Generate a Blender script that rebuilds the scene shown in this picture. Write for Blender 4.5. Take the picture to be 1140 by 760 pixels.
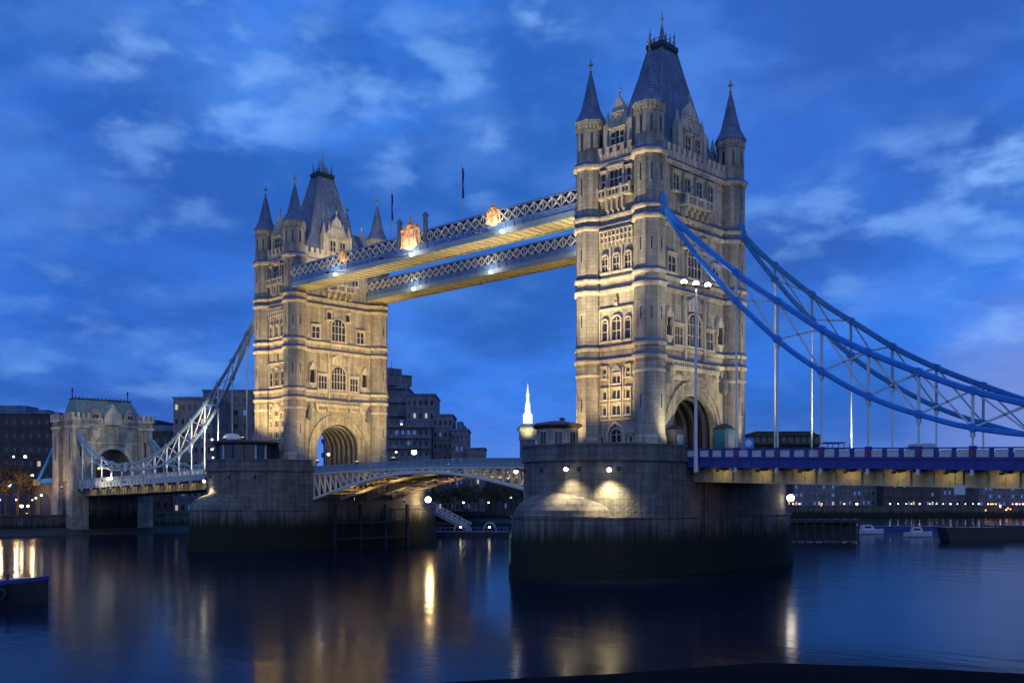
import bpy, bmesh, math, random
from mathutils import Vector, Matrix
random.seed(7)
R = math.radians
PI = math.pi
for o in list(bpy.data.objects): bpy.data.objects.remove(o)
scene = bpy.context.scene
COL = scene.collection

# ------------------------------------------------------------------ camera
cam = bpy.data.cameras.new('camera'); camo = bpy.data.objects.new('camera', cam); COL.objects.link(camo)
camo.location = (84.686, -117.347, 10.3)
camo.rotation_euler = (R(90), 0, 0.7727)
cam.sensor_width = 36; cam.sensor_fit = 'HORIZONTAL'
cam.lens = 1124.8/1140*36
cam.shift_y = (549.2-380)/1140
cam.clip_end = 6000; cam.clip_start = 0.5
scene.camera = camo
scene.view_settings.view_transform = 'Standard'; scene.view_settings.look = 'None'
scene.view_settings.exposure = 0.0; scene.view_settings.gamma = 1.0
scene.view_settings.use_curve_mapping = False

# ------------------------------------------------------------------ world: dusk sky with cloud layers
world = bpy.data.worlds.new('World'); scene.world = world; world.use_nodes = True
wt = world.node_tree; wn = wt.nodes; wl = wt.links; wn.clear()
def W(t, **k):
    n = wn.new(t)
    for a, b in k.items(): setattr(n, a, b)
    return n
def wmath(op, a, b=None, c=None, clamp=False):
    n = W('ShaderNodeMath', operation=op, use_clamp=clamp)
    for i, v in enumerate((a, b, c)):
        if v is None: continue
        if isinstance(v, (int, float)): n.inputs[i].default_value = v
        else: wl.new(v, n.inputs[i])
    return n.outputs[0]
def wmix(f, a, b, typ='MIX'):
    n = W('ShaderNodeMix', data_type='RGBA', blend_type=typ)
    if isinstance(f, (int, float)): n.inputs[0].default_value = f
    else: wl.new(f, n.inputs[0])
    for i, v in ((6, a), (7, b)):
        if isinstance(v, tuple): n.inputs[i].default_value = (*v, 1)
        else: wl.new(v, n.inputs[i])
    return n.outputs[2]
tc = W('ShaderNodeTexCoord')
sep = W('ShaderNodeSeparateXYZ'); wl.new(tc.outputs['Generated'], sep.inputs[0])
zc = wmath('MAXIMUM', sep.outputs[2], 0.0)
den = wmath('ADD', zc, 0.24)
cx_ = wmath('DIVIDE', sep.outputs[0], den); cy_ = wmath('DIVIDE', sep.outputs[1], den)
zs_ = wmath('MULTIPLY', wmath('POWER', zc, 0.75), 2.1)
com = W('ShaderNodeCombineXYZ'); wl.new(sep.outputs[0], com.inputs[0]); wl.new(sep.outputs[1], com.inputs[1]); wl.new(zs_, com.inputs[2])
def wnoise(scale, detail, rough, dist, off):
    mp = W('ShaderNodeMapping'); mp.inputs['Location'].default_value = off
    wl.new(com.outputs[0], mp.inputs[0])
    n = W('ShaderNodeTexNoise'); n.inputs['Scale'].default_value = scale; n.inputs['Detail'].default_value = detail
    n.inputs['Roughness'].default_value = rough; n.inputs['Distortion'].default_value = dist
    wl.new(mp.outputs[0], n.inputs['Vector']); return n.outputs['Fac']
def wramp(v, a, b):
    n = W('ShaderNodeMapRange'); n.interpolation_type = 'SMOOTHSTEP'
    n.inputs[1].default_value = a; n.inputs[2].default_value = b; wl.new(v, n.inputs[0]); return n.outputs[0]
def wdir(u, v, tight):
    l = (u-570)/1124.8; h = (549.2-v)/1124.8
    fx, fy = math.sin(-0.7727), math.cos(-0.7727)
    d = Vector((fx+l*fy, fy-l*fx, h)).normalized()
    n = W('ShaderNodeVectorMath', operation='DOT_PRODUCT'); n.inputs[1].default_value = d
    wl.new(tc.outputs['Generated'], n.inputs[0])
    c = math.cos(R(tight))
    return wramp(n.outputs['Value'], c, 1.0)
SKY_TOP = (0.026, 0.150, 0.66); SKY_MID = (0.042, 0.225, 0.88); SKY_LOW = (0.036, 0.165, 0.66)
g1 = wmix(wramp(zc, 0.0, 0.20), SKY_LOW, SKY_MID)
g2 = wmix(wramp(zc, 0.22, 0.62), g1, SKY_TOP)
blue2 = wmix(wmath('MULTIPLY', wdir(380, 190, 26), 0.55), g2, (0.060, 0.25, 0.92))
n1 = wnoise(3.2, 6, 0.58, 0.2, (3.1, 1.7, 0.4))
dark = wmath('MULTIPLY', wramp(n1, 0.30, 0.62), 0.88)
c1 = wmix(dark, blue2, (0.020, 0.105, 0.43))
c1 = wmix(wmath('MULTIPLY', wdir(930, 120, 15), 0.6), c1, (0.034, 0.105, 0.44))
c1 = wmix(wmath('MULTIPLY', wdir(90, 290, 13), 0.5), c1, (0.026, 0.095, 0.44))
n2 = wnoise(7.5, 6, 0.56, 0.15, (7.4, 5.2, 1.3))
light = wmath('MULTIPLY', wramp(n2, 0.42, 0.70), 0.24)
c2 = wmix(light, c1, (0.15, 0.37, 0.95))
n3 = wnoise(13.0, 4, 0.5, 0.1, (1.3, 9.2, 0.7))
wisps = wramp(n3, 0.46, 0.72)
for (u, v, t, k) in ((480, 135, 7, .55), (611, 14, 2.4, .8), (1010, 220, 5, .5), (1135, 190, 4, 1.0), (1110, 345, 4, .7), (880, 290, 6, .5), (190, 120, 8, .5), (120, 400, 9, .35), (300, 30, 8, .35)):
    c2 = wmix(wmath('MULTIPLY', wmath('MULTIPLY', wdir(u, v, t), wisps), k), c2, (0.22, 0.46, 0.95))
c2 = wmix(wmath('MULTIPLY', wdir(1200, 470, 9), 0.4), c2, (0.33, 0.41, 0.80))
c2 = wmix(wmath('MULTIPLY', wramp(zc, 0.10, 0.0), 0.35), c2, (0.16, 0.24, 0.62))
# fill glow added to the unseen sky behind the camera, lightens the facades
fw = W('ShaderNodeVectorMath', operation='DOT_PRODUCT'); fw.inputs[1].default_value = (0.68, -0.70, 0.22); wl.new(tc.outputs['Generated'], fw.inputs[0])
c2 = wmix(wmath('MULTIPLY', wramp(fw.outputs['Value'], 0.10, 0.95), 0.75), c2, (0.36, 0.48, 0.86))
bg = W('ShaderNodeBackground'); wl.new(c2, bg.inputs[0]); bg.inputs[1].default_value = 1.1
wo = W('ShaderNodeOutputWorld'); wl.new(bg.outputs[0], wo.inputs[0])

# faint, very soft directional light left after sunset
sl = bpy.data.lights.new('dusk_light', 'SUN'); sl.energy = 0.04; sl.angle = R(25); sl.color = (0.75, 0.82, 1.0)
so = bpy.data.objects.new('dusk_light', sl); COL.objects.link(so); so.rotation_euler = (R(50), 0, R(20))

# ------------------------------------------------------------------ materials
MATS = {}
def nodemat(name):
    m = bpy.data.materials.new(name); m.use_nodes = True
    nt = m.node_tree; b = nt.nodes['Principled BSDF']; MATS[name] = m
    return m, nt, b
def plain(name, col, rough=0.6, metal=0.0, var=0.18, scale=1.5, spec=0.4):
    m, nt, b = nodemat(name)
    N, L = nt.nodes, nt.links
    t = N.new('ShaderNodeTexCoord'); n = N.new('ShaderNodeTexNoise'); n.inputs['Scale'].default_value = scale; n.inputs['Detail'].default_value = 5
    L.new(t.outputs['Object'], n.inputs['Vector'])
    mr = N.new('ShaderNodeMapRange'); mr.inputs[1].default_value = .3; mr.inputs[2].default_value = .7
    mr.inputs[3].default_value = 1-var; mr.inputs[4].default_value = 1+var; L.new(n.outputs['Fac'], mr.inputs[0])
    v = N.new('ShaderNodeVectorMath'); v.operation = 'SCALE'; v.inputs[0].default_value = col; L.new(mr.outputs[0], v.inputs['Scale'])
    L.new(v.outputs[0], b.inputs['Base Color'])
    b.inputs['Roughness'].default_value = rough; b.inputs['Metallic'].default_value = metal
    b.inputs['Specular IOR Level'].default_value = spec
    return m
def stone(name, c1, c2, mortar, bw, bh, bump=0.5, algae=None, ms=0.02, streak=0.35):
    """coursed ashlar: brick pattern on vertical walls, weathering noise, optional tidal weed below a height"""
    m, nt, b = nodemat(name); N, L = nt.nodes, nt.links
    t = N.new('ShaderNodeTexCoord'); s = N.new('ShaderNodeSeparateXYZ'); L.new(t.outputs['Object'], s.inputs[0])
    a = N.new('ShaderNodeMath'); a.operation = 'MULTIPLY_ADD'; a.inputs[1].default_value = 0.83; L.new(s.outputs[0], a.inputs[0]); L.new(s.outputs[1], a.inputs[2])
    cb = N.new('ShaderNodeCombineXYZ'); L.new(a.outputs[0], cb.inputs[0]); L.new(s.outputs[2], cb.inputs[1])
    br = N.new('ShaderNodeTexBrick'); L.new(cb.outputs[0], br.inputs['Vector'])
    br.inputs['Color1'].default_value = (*c1, 1); br.inputs['Color2'].default_value = (*c2, 1); br.inputs['Mortar'].default_value = (*mortar, 1)
    br.inputs['Scale'].default_value = 1.0; br.inputs['Mortar Size'].default_value = ms
    br.inputs['Brick Width'].default_value = bw; br.inputs['Row Height'].default_value = bh; br.inputs['Bias'].default_value = -0.1
    n = N.new('ShaderNodeTexNoise'); n.inputs['Scale'].default_value = 0.35; n.inputs['Detail'].default_value = 8; n.inputs['Roughness'].default_value = .65
    L.new(t.outputs['Object'], n.inputs['Vector'])
    # vertical rain streaks
    mp = N.new('ShaderNodeMapping'); mp.inputs['Scale'].default_value = (1.6, 1.6, 0.12); L.new(t.outputs['Object'], mp.inputs[0])
    n2 = N.new('ShaderNodeTexNoise'); n2.inputs['Scale'].default_value = 1.0; n2.inputs['Detail'].default_value = 6; L.new(mp.outputs[0], n2.inputs['Vector'])
    mr = N.new('ShaderNodeMapRange'); mr.inputs[1].default_value = .3; mr.inputs[2].default_value = .7; mr.inputs[3].default_value = .68; mr.inputs[4].default_value = 1.2
    L.new(n.outputs['Fac'], mr.inputs[0])
    mr2 = N.new('ShaderNodeMapRange'); mr2.inputs[1].default_value = .35; mr2.inputs[2].default_value = .62; mr2.inputs[3].default_value = 1-streak; mr2.inputs[4].default_value = 1.05
    L.new(n2.outputs['Fac'], mr2.inputs[0])
    mu = N.new('ShaderNodeMath'); mu.operation = 'MULTIPLY'; L.new(mr.outputs[0], mu.inputs[0]); L.new(mr2.outputs[0], mu.inputs[1])
    v = N.new('ShaderNodeVectorMath'); v.operation = 'SCALE'; L.new(br.outputs['Color'], v.inputs[0]); L.new(mu.outputs[0], v.inputs['Scale'])
    out = v.outputs[0]
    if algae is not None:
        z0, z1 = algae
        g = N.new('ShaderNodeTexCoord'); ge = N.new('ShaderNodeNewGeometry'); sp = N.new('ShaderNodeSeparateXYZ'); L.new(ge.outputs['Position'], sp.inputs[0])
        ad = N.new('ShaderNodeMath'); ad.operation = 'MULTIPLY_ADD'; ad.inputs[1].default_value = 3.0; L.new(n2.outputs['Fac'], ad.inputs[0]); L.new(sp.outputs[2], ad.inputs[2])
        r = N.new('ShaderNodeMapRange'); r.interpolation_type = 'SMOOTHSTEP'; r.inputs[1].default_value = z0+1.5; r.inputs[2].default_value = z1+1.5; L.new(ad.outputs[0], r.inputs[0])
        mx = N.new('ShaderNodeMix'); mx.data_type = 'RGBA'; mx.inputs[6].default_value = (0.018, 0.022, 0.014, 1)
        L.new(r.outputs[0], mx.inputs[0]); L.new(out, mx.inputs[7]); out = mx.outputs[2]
    L.new(out, b.inputs['Base Color'])
    b.inputs['Roughness'].default_value = .85; b.inputs['Specular IOR Level'].default_value = .25
    bp = N.new('ShaderNodeBump'); bp.inputs['Strength'].default_value = bump; bp.inputs['Distance'].default_value = .12
    iv = N.new('ShaderNodeMath'); iv.operation = 'MULTIPLY_ADD'; iv.inputs[1].default_value = -1; L.new(br.outputs['Fac'], iv.inputs[0]); 
    n4 = N.new('ShaderNodeTexNoise'); n4.inputs['Scale'].default_value = 2.5; n4.inputs['Detail'].default_value = 5; L.new(t.outputs['Object'], n4.inputs['Vector']); L.new(n4.outputs['Fac'], iv.inputs[2])
    L.new(iv.outputs[0], bp.inputs['Height']); L.new(bp.outputs[0], b.inputs['Normal'])
    return m
def emit(name, col, st):
    m, nt, b = nodemat(name)
    b.inputs['Base Color'].default_value = (*[min(1, c) for c in col], 1)
    b.inputs['Emission Color'].default_value = (*col, 1); b.inputs['Emission Strength'].default_value = st
    return m
stone('granite', (.45, .42, .345), (.34, .32, .265), (.25, .23, .19), 1.25, .5, .6, ms=.016, streak=.42)
stone('portland', (.56, .52, .43), (.51, .47, .385), (.40, .37, .3), .9, .4, .25, ms=.012, streak=.25)
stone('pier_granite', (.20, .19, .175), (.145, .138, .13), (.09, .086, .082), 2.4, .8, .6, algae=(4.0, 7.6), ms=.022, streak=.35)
stone('quay_stone', (.15, .14, .12), (.11, .105, .09), (.05, .05, .045), 2.0, .6, .5, algae=(1.5, 3.2))
stone('dark_brick', (.10, .09, .10), (.08, .07, .075), (.05, .05, .05), .6, .2, .2)
stone('grey_concrete', (.19, .20, .24), (.165, .175, .21), (.11, .11, .13), 6, 1.6, .2)
plain('lead_blue', (.085, .115, .20), .5)
stone('slate', (.17, .25, .38), (.14, .21, .33), (.10, .085, .15), .55, .42, .35, ms=.03, streak=.3)
plain('lead', (.13, .15, .17), .5)
plain('copper_green', (.17, .235, .20), .55, var=.3)
plain('iron_dark', (.025, .028, .035), .5)
plain('glass_dark', (.025, .03, .045), .12, var=.3, scale=3, spec=.6)
plain('walkway_blue', (.12, .22, .46), .45)
plain('walkway_soffit', (.50, .46, .32), .6, var=.15)
plain('walkway_glass', (.12, .18, .30), .25, var=.3, scale=3, spec=.6)
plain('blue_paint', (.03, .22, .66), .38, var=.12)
plain('navy_paint', (.035, .05, .24), .4, var=.12)
plain('white_paint', (.62, .63, .62), .45, var=.08)
plain('pale_and_lit_blue', (.24, .34, .38), .45, var=.1)  # pale parts; on the left span and chains it carries the floodlit paleness
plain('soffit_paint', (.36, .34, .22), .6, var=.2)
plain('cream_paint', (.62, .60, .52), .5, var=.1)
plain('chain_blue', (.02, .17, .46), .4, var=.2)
plain('teal_paint', (.02, .15, .28), .4, var=.12)
plain('red_paint', (.45, .03, .04), .45)
plain('gold', (.75, .42, .10), .3, metal=.3)
plain('crest_orange', (.74, .34, .14), .5, var=.5, scale=2.2)
plain('crest_cream', (.82, .62, .40), .5, var=.3, scale=2.2)
plain('asphalt', (.05, .05, .052), .85)
plain('mud', (.045, .042, .034), .7, var=.4, scale=.2)
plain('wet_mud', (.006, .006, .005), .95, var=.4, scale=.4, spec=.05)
plain('dark_land', (.03, .032, .028), .9, var=.3, scale=.1)
plain('bark', (.05, .04, .03), .9)
plain('leaf_lamplit', (.10, .065, .03), .8, var=.5, scale=.6)  # orange lamplight put into the leaf colour
plain('leaf_dark', (.035, .05, .028), .8, var=.5, scale=.6)
plain('hull_black', (.012, .014, .02), .35)
plain('hull_blue', (.02, .035, .20), .4)
plain('boat_white', (.45, .5, .58), .4)
plain('flag_blue', (.02, .03, .25), .8)
emit('lamp_warm', (1.0, .80, .42), 9)
emit('lamp_white', (1.0, .95, .78), 9)
emit('lamp_flood', (1.0, .88, .60), 14)
emit('lamp_orange', (1.0, .42, .14), 4)
emit('lamp_pink', (1.0, .35, .28), 9)
emit('lamp_green', (.65, 1.0, .75), 7)
emit('window_lit', (1.0, .72, .38), .45)
emit('window_dim', (.35, .5, .9), .05)

emit('mast_glow', (1.0, .92, .78), .8)  # floodlighting on the spire, put into the material as glow
# weed-free river surface
m, nt, b = nodemat('river_water'); N, L = nt.nodes, nt.links
b.inputs['Base Color'].default_value = (.004, .009, .022, 1); b.inputs['Roughness'].default_value = .17
b.inputs['IOR'].default_value = 1.105; b.inputs['Specular IOR Level'].default_value = .5
t = N.new('ShaderNodeTexCoord'); mp = N.new('ShaderNodeMapping'); mp.inputs['Rotation'].default_value = (0, 0, R(-44)); mp.inputs['Scale'].default_value = (.5, 1.0, 1)
L.new(t.outputs['Object'], mp.inputs[0])
n = N.new('ShaderNodeTexNoise'); n.inputs['Scale'].default_value = .35; n.inputs['Detail'].default_value = 4; L.new(mp.outputs[0], n.inputs['Vector'])
n6 = N.new('ShaderNodeTexNoise'); n6.inputs['Scale'].default_value = 1.6; n6.inputs['Detail'].default_value = 3; L.new(mp.outputs[0], n6.inputs['Vector'])
ad6 = N.new('ShaderNodeMath'); ad6.operation = 'MULTIPLY_ADD'; ad6.inputs[1].default_value = .13; L.new(n6.outputs['Fac'], ad6.inputs[0]); L.new(n.outputs['Fac'], ad6.inputs[2])
bp = N.new('ShaderNodeBump'); bp.inputs['Strength'].default_value = .30; bp.inputs['Distance'].default_value = .12
L.new(ad6.outputs[0], bp.inputs['Height']); L.new(bp.outputs[0], b.inputs['Normal'])
n5 = N.new('ShaderNodeTexNoise'); n5.inputs['Scale'].default_value = .02; n5.inputs['Detail'].default_value = 3; L.new(mp.outputs[0], n5.inputs['Vector'])
mr = N.new('ShaderNodeMapRange'); mr.inputs[3].default_value = .09; mr.inputs[4].default_value = .18; L.new(n5.outputs['Fac'], mr.inputs[0]); L.new(mr.outputs[0], b.inputs['Roughness'])
M = MATS

# ------------------------------------------------------------------ mesh helpers
def rotm(axis_from, axis_to): return axis_from.rotation_difference(axis_to).to_matrix()
class MB:
    def __init__(s): s.v = []; s.f = []; s.m = []; s.mi = 0
    def add(s, vs, fs):
        b = len(s.v); s.v += [tuple(v) for v in vs]
        for f in fs: s.f.append([i+b for i in f]); s.m.append(s.mi)
    def box(s, x0, x1, y0, y1, z0, z1):
        s.add([(x0,y0,z0),(x1,y0,z0),(x1,y1,z0),(x0,y1,z0),(x0,y0,z1),(x1,y0,z1),(x1,y1,z1),(x0,y1,z1)],
              [(0,3,2,1),(4,5,6,7),(0,1,5,4),(1,2,6,5),(2,3,7,6),(3,0,4,7)])
    def prism(s, pts, ax, a, b, cap=True):
        n = len(pts)
        def mk(p, c):
            if ax == 'x': return (c, p[0], p[1])
            if ax == 'y': return (p[0], c, p[1])
            return (p[0], p[1], c)
        vs = [mk(p, a) for p in pts]+[mk(p, b) for p in pts]
        fs = [(i, (i+1) % n, n+(i+1) % n, n+i) for i in range(n)]
        if cap: fs += [tuple(range(n))[::-1], tuple(range(n, 2*n))]
        s.add(vs, fs)
    def loft(s, rings, cap0=True, cap1=True):
        n = len(rings[0]); vs = [p for r in rings for p in r]; fs = []
        for k in range(len(rings)-1):
            for i in range(n): fs.append((k*n+i, k*n+(i+1) % n, (k+1)*n+(i+1) % n, (k+1)*n+i))
        if cap0: fs.append(tuple(range(n))[::-1])
        if cap1: fs.append(tuple(range((len(rings)-1)*n, len(rings)*n)))
        s.add(vs, fs)
    def lathe(s, cx, cy, prof, n=8, ph=None):
        ph = PI/n if ph is None else ph
        s.loft([[(cx+r*math.cos(ph+2*PI*i/n), cy+r*math.sin(ph+2*PI*i/n), z) for i in range(n)] for r, z in prof])
    def bar(s, p, q, w, h=None, n=4):
        p = Vector(p); q = Vector(q); d = q-p
        if d.length < 1e-6: return
        h = h or w; d.normalize(); up = Vector((0,0,1)) if abs(d.z) < .95 else Vector((1,0,0))
        x = d.cross(up).normalized(); y = x.cross(d)
        if n == 4: cs = [(-w/2,-h/2),(w/2,-h/2),(w/2,h/2),(-w/2,h/2)]
        else: cs = [(w/2*math.cos(2*PI*i/n), h/2*math.sin(2*PI*i/n)) for i in range(n)]
        s.loft([[tuple(p+x*a+y*b) for a, b in cs], [tuple(q+x*a+y*b) for a, b in cs]])
    def path(s, pts, w, h, plane='y'):
        """box-section rib following a curve in the x-z plane"""
        P = [Vector(p) for p in pts]; rings = []
        for i, p in enumerate(P):
            d = (P[min(i+1, len(P)-1)]-P[max(i-1, 0)]).normalized()
            x = Vector((0,1,0)); y = x.cross(d).normalized()
            c = .22
            cs = [(-.5+c,-.5),(.5-c,-.5),(.5,-.5+c),(.5,.5-c),(.5-c,.5),(-.5+c,.5),(-.5,.5-c),(-.5,-.5+c)]
            rings.append([tuple(p+x*a*w+y*b*h) for a, b in cs])
        s.loft(rings)
    def ball(s, c, r, n=10, k=6, sz=1):
        rings = []
        for j in range(1, k):
            a = PI*j/k-PI/2
            rings.append([(c[0]+r*math.cos(a)*math.cos(2*PI*i/n), c[1]+r*math.cos(a)*math.sin(2*PI*i/n), c[2]+sz*r*math.sin(a)) for i in range(n)])
        s.loft(rings)
    def mesh(s, name, mats, off=(0,0,0), smooth=False):
        me = bpy.data.meshes.new(name)
        me.from_pydata([(v[0]-off[0], v[1]-off[1], v[2]-off[2]) for v in s.v], [], s.f)
        mats = mats if isinstance(mats, (list, tuple)) else [mats]
        for q in mats: me.materials.append(M[q])
        for p, k in zip(me.polygons, s.m): p.material_index = k; p.use_smooth = smooth
        bm = bmesh.new(); bm.from_mesh(me); bmesh.ops.recalc_face_normals(bm, faces=bm.faces); bm.to_mesh(me); bm.free()
        return me
    def build(s, name, mats, parent=None, off=(0,0,0), smooth=False):
        o = bpy.data.objects.new(name, s.mesh(name, mats, off, smooth)); COL.objects.link(o)
        if parent: o.parent = parent
        return o
def inst(name, me, parent=None, loc=(0,0,0), rz=0, label=None):
    o = bpy.data.objects.new(name, me); COL.objects.link(o); o.location = loc; o.rotation_euler = (0,0,rz)
    if parent: o.parent = parent
    return o
def tag(o, label=None, cat=None, group=None, kind=None):
    if label: o['label'] = label
    if cat: o['category'] = cat
    if group: o['group'] = group
    if kind: o['kind'] = kind
    return o
def empty(name, loc, label, cat, group=None, rz=0):
    o = bpy.data.objects.new(name, None); COL.objects.link(o); o.location = loc; o.rotation_euler = (0,0,rz)
    return tag(o, label, cat, group)
def copy_tree(o, parent=None):
    c = o.copy(); COL.objects.link(c); c.parent = parent
    for ch in list(o.children): copy_tree(ch, c)
    return c
def spot(loc, target, power, angle=70, col=(1, .74, .38), blend=.8, size=.5, parent=None):
    l = bpy.data.lights.new('floodlight_beam', 'SPOT'); l.energy = power; l.spot_size = R(angle); l.spot_blend = blend
    l.color = col; l.shadow_soft_size = size
    o = bpy.data.objects.new('floodlight_beam', l); COL.objects.link(o)
    d = Vector(target)-Vector(loc); o.rotation_euler = d.to_track_quat('-Z', 'Y').to_euler(); o.location = loc
    return o
def point(loc, power, col=(1, .8, .5), size=.3):
    l = bpy.data.lights.new('lamp_light', 'POINT'); l.energy = power; l.color = col; l.shadow_soft_size = size
    o = bpy.data.objects.new('lamp_light', l); COL.objects.link(o); o.location = loc; return o
YEL = (1.0, .68, .27); WARM = (1.0, .78, .46); WHT = (1.0, .90, .66)

# ------------------------------------------------------------------ river, land
o = MB(); o.add([(-3000,-3000,-6),(3000,-3000,-6),(3000,3000,-6),(-3000,3000,-6)], [(0,1,2,3)])
tag(o.build('ground', 'mud'), kind='structure')
o = MB(); o.add([(-2500,-2500,0),(2500,-2500,0),(2500,2500,0),(-2500,2500,0)], [(0,1,2,3)])
tag(o.build('water', 'river_water'), kind='structure')
# north bank: quay top 4.6 m, stretching away downstream and round the bend
bank = [(-181,-600),(-181,120),(-176,185),(-132,292),(-65,359),(60,470),(260,600),(2400,1500),(2400,2400),(-2400,2400),(-2400,-2400),(-300,-2400)]
o = MB(); o.prism(bank, 'z', -6, 4.4); tag(o.build('north_bank', 'dark_land'), kind='structure')
# quay wall facing the water with a coping
def quay(pts, z0, z1, name):
    mb = MB()
    for i in range(len(pts)-1):
        a = Vector((*pts[i],0)); b = Vector((*pts[i+1],0)); d = (b-a).normalized(); nrm = Vector((d.y,-d.x,0))
        p = [a, b, b+nrm*.8, a+nrm*.8]
        mb.prism([(q.x,q.y) for q in p], 'z', z0, z1)
        p = [a-nrm*.6+d*.01, b-nrm*.6-d*.01, b+nrm*1.0-d*.01, a+nrm*1.0+d*.01]
        mb.prism([(q.x,q.y) for q in p], 'z', z1, z1+.35)
    ob = mb.build(name, 'quay_stone'); return ob
tag(quay([(-181,-600),(-181,120),(-176,185),(-132,292),(-65,359),(60,470),(260,600)], -5, 4.6, 'quay_wall'), 'long dark stone embankment wall along the far bank of the river', 'quay wall')
# tidal foreshore at the foot of the far quay
o = MB(); rg = []
for i in range(60):
    y = -500+i*11; w = 14+5*math.sin(i*.7)+3*random.random()
    rg.append([(-180.5, y, 1.6), (-180.5+w*.5, y, .7), (-180.5+w, y, -.5), (-180.5, y, -1)])
o.loft(rg); tag(o.build('foreshore', 'mud', smooth=False), kind='structure')
# near bank (dark corner at the lower right of the frame)
near = [(64.5,-97.0),(66.2,-94.2),(68.3,-89.4),(71.4,-87.4),(75.0,-85.7),(82,-79.5),(112,-52),(200,-30),(900,40),(900,-900),(-150,-900),(20,-180)]
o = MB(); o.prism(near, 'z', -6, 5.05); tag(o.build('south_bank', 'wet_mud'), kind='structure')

# ------------------------------------------------------------------ piers
def arc(cx, cy, r, a0, a1, n): return [(cx+r*math.cos(R(a0+(a1-a0)*i/n)), cy+r*math.sin(R(a0+(a1-a0)*i/n))) for i in range(n+1)]
def ogive(hw, ys, tip, n=10):
    """pointed cutwater outline, +x side straight at ys to the tip at y=tip (both ends)"""
    pts = []
    for i in range(n+1):
        t = i/n; pts.append((hw*math.cos(t*PI/2)**.92 if t < 1 else 0, ys+(tip-ys)*(math.sin(t*PI/2)*.55+t*.45)))
    up = pts; left = [(-x, y) for x, y in reversed(up[:-1])]
    top = up+left                      # from +x,ys over the tip to -x,ys
    bot = [(-x, -y) for x, y in top]
    return top+bot
def make_pier(px, label):
    root = empty('bridge_pier', (px,0,0), label, 'bridge pier', 'granite piers carrying the bridge towers')
    b = MB(); base = ogive(10.75, 12.5, 28.3)
    big = ogive(11.0, 12.5, 28.8)
    b.prism(big, 'z', -5.9, 1.3); b.prism(ogive(10.88,12.5,28.5), 'z', 1.3, 4.6); b.prism(base, 'z', 4.6, 7.2); b.prism(ogive(10.85,12.5,28.45), 'z', 7.2, 7.42)
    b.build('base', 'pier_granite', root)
    for sgn in (1, -1):                                  # domed caps of the two cutwaters
        c = MB(); rings = []
        half = [p for p in ogive(8.0, 17.5, 28.6) if p[1] > 0]; half = [(8.0, 13.5)]+half+[(-8.0, 13.5)]
        K = 9
        for k in range(K+1):
            t = k/K; sc = math.cos(t*PI/2)*.985+.004; z = 7.5+4.5*math.sin(t*PI/2)
            rings.append([(x*sc*sgn, (10.5+(y-10.5)*sc)*sgn, z) for x, y in half])
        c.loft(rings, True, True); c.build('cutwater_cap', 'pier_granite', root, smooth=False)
    body = arc(0,13,10.65,0,180,60)+arc(0,-13,10.65,180,360,60)
    def scaled(r): return arc(0,13,r,0,180,60)+arc(0,-13,r,180,360,60)
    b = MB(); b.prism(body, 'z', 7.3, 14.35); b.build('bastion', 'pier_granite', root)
    b = MB(); b.prism(scaled(10.95), 'z', 14.35, 14.75); b.prism(scaled(10.8), 'z', 14.75, 15.0); b.build('cornice', 'pier_granite', root)
    for s in (1, -1):   # parapet walls, open where the road passes
        b = MB()
        for (r0, r1, z0, z1) in ((10.75, 10.3, 15.0, 16.3), (10.88, 10.2, 16.3, 16.5)):
            o_ = arc(0,13*s,r1,0 if s > 0 else 180,180 if s > 0 else 360,60); i_ = arc(0,13*s,r0,0 if s > 0 else 180,180 if s > 0 else 360,60)
            e1 = [(o_[0][0], 9.75*s)]; e2 = [(o_[-1][0], 9.75*s)]; f1 = [(i_[0][0], 9.75*s)]; f2 = [(i_[-1][0], 9.75*s)]
            ring = e1+o_+e2+f2+i_[::-1]+f1
            b.prism(ring, 'z', z0, z1)
        b.build('parapet', 'pier_granite', root)
    b = MB(); b.prism(scaled(10.25), 'z', 15.0, 15.35); b.build('paving', 'asphalt', root)
    for (lx, ly, la) in ((10.72, -6.0, 0), (10.72, 8.5, 0)):     # iron ladders down the long side
        b = MB()
        for o_ in (-.25, .25): b.bar((.18, o_, -1), (.18, o_, 14.0), .07)
        for k in range(46): b.bar((.18, -.25, -.8+k*.32), (.18, .25, -.8+k*.32), .05)
        q = b.build('ladder', 'iron_dark', root); q.location = (lx, ly, 0)
    # small drain openings under the cornice
    for a in (235, 262, 292, 318):
        b = MB(); x = 10.66*math.cos(R(a)); y = -13+10.66*math.sin(R(a)); b.ball((0,0,0), .3, 8, 5)
        ob = b.build('drain_opening', 'iron_dark', root); ob.location = (x, y, 13.3)
    return root
pier_near = make_pier(0, 'nearer granite pier with a rounded bastion, standing in the river under the taller-looking tower')
pier_far = make_pier(-82.3, 'farther granite pier left of the drawbridge, carrying the smaller-looking tower')
# bearing recess with timber fenders on the channel side of the far pier
for px, sx, lb in ((-82.3+11.5, 1, 'timber fender frame fixed to the channel side of the farther pier'), ):
    fr = empty('pier_fender', (px, 0, 0), lb, 'fender')
    for y in (-5.5, 0.5, 6.5, 12):
        b = MB(); b.box(0, .5, y-.25, y+.25, -4, 8.2); b.build('pile', 'iron_dark', fr)
    for z in (1.8, 4.8):
        b = MB(); b.box(.5, .75, -6, 12.5, z-.2, z+.2); b.build('waling', 'iron_dark', fr)

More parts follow.
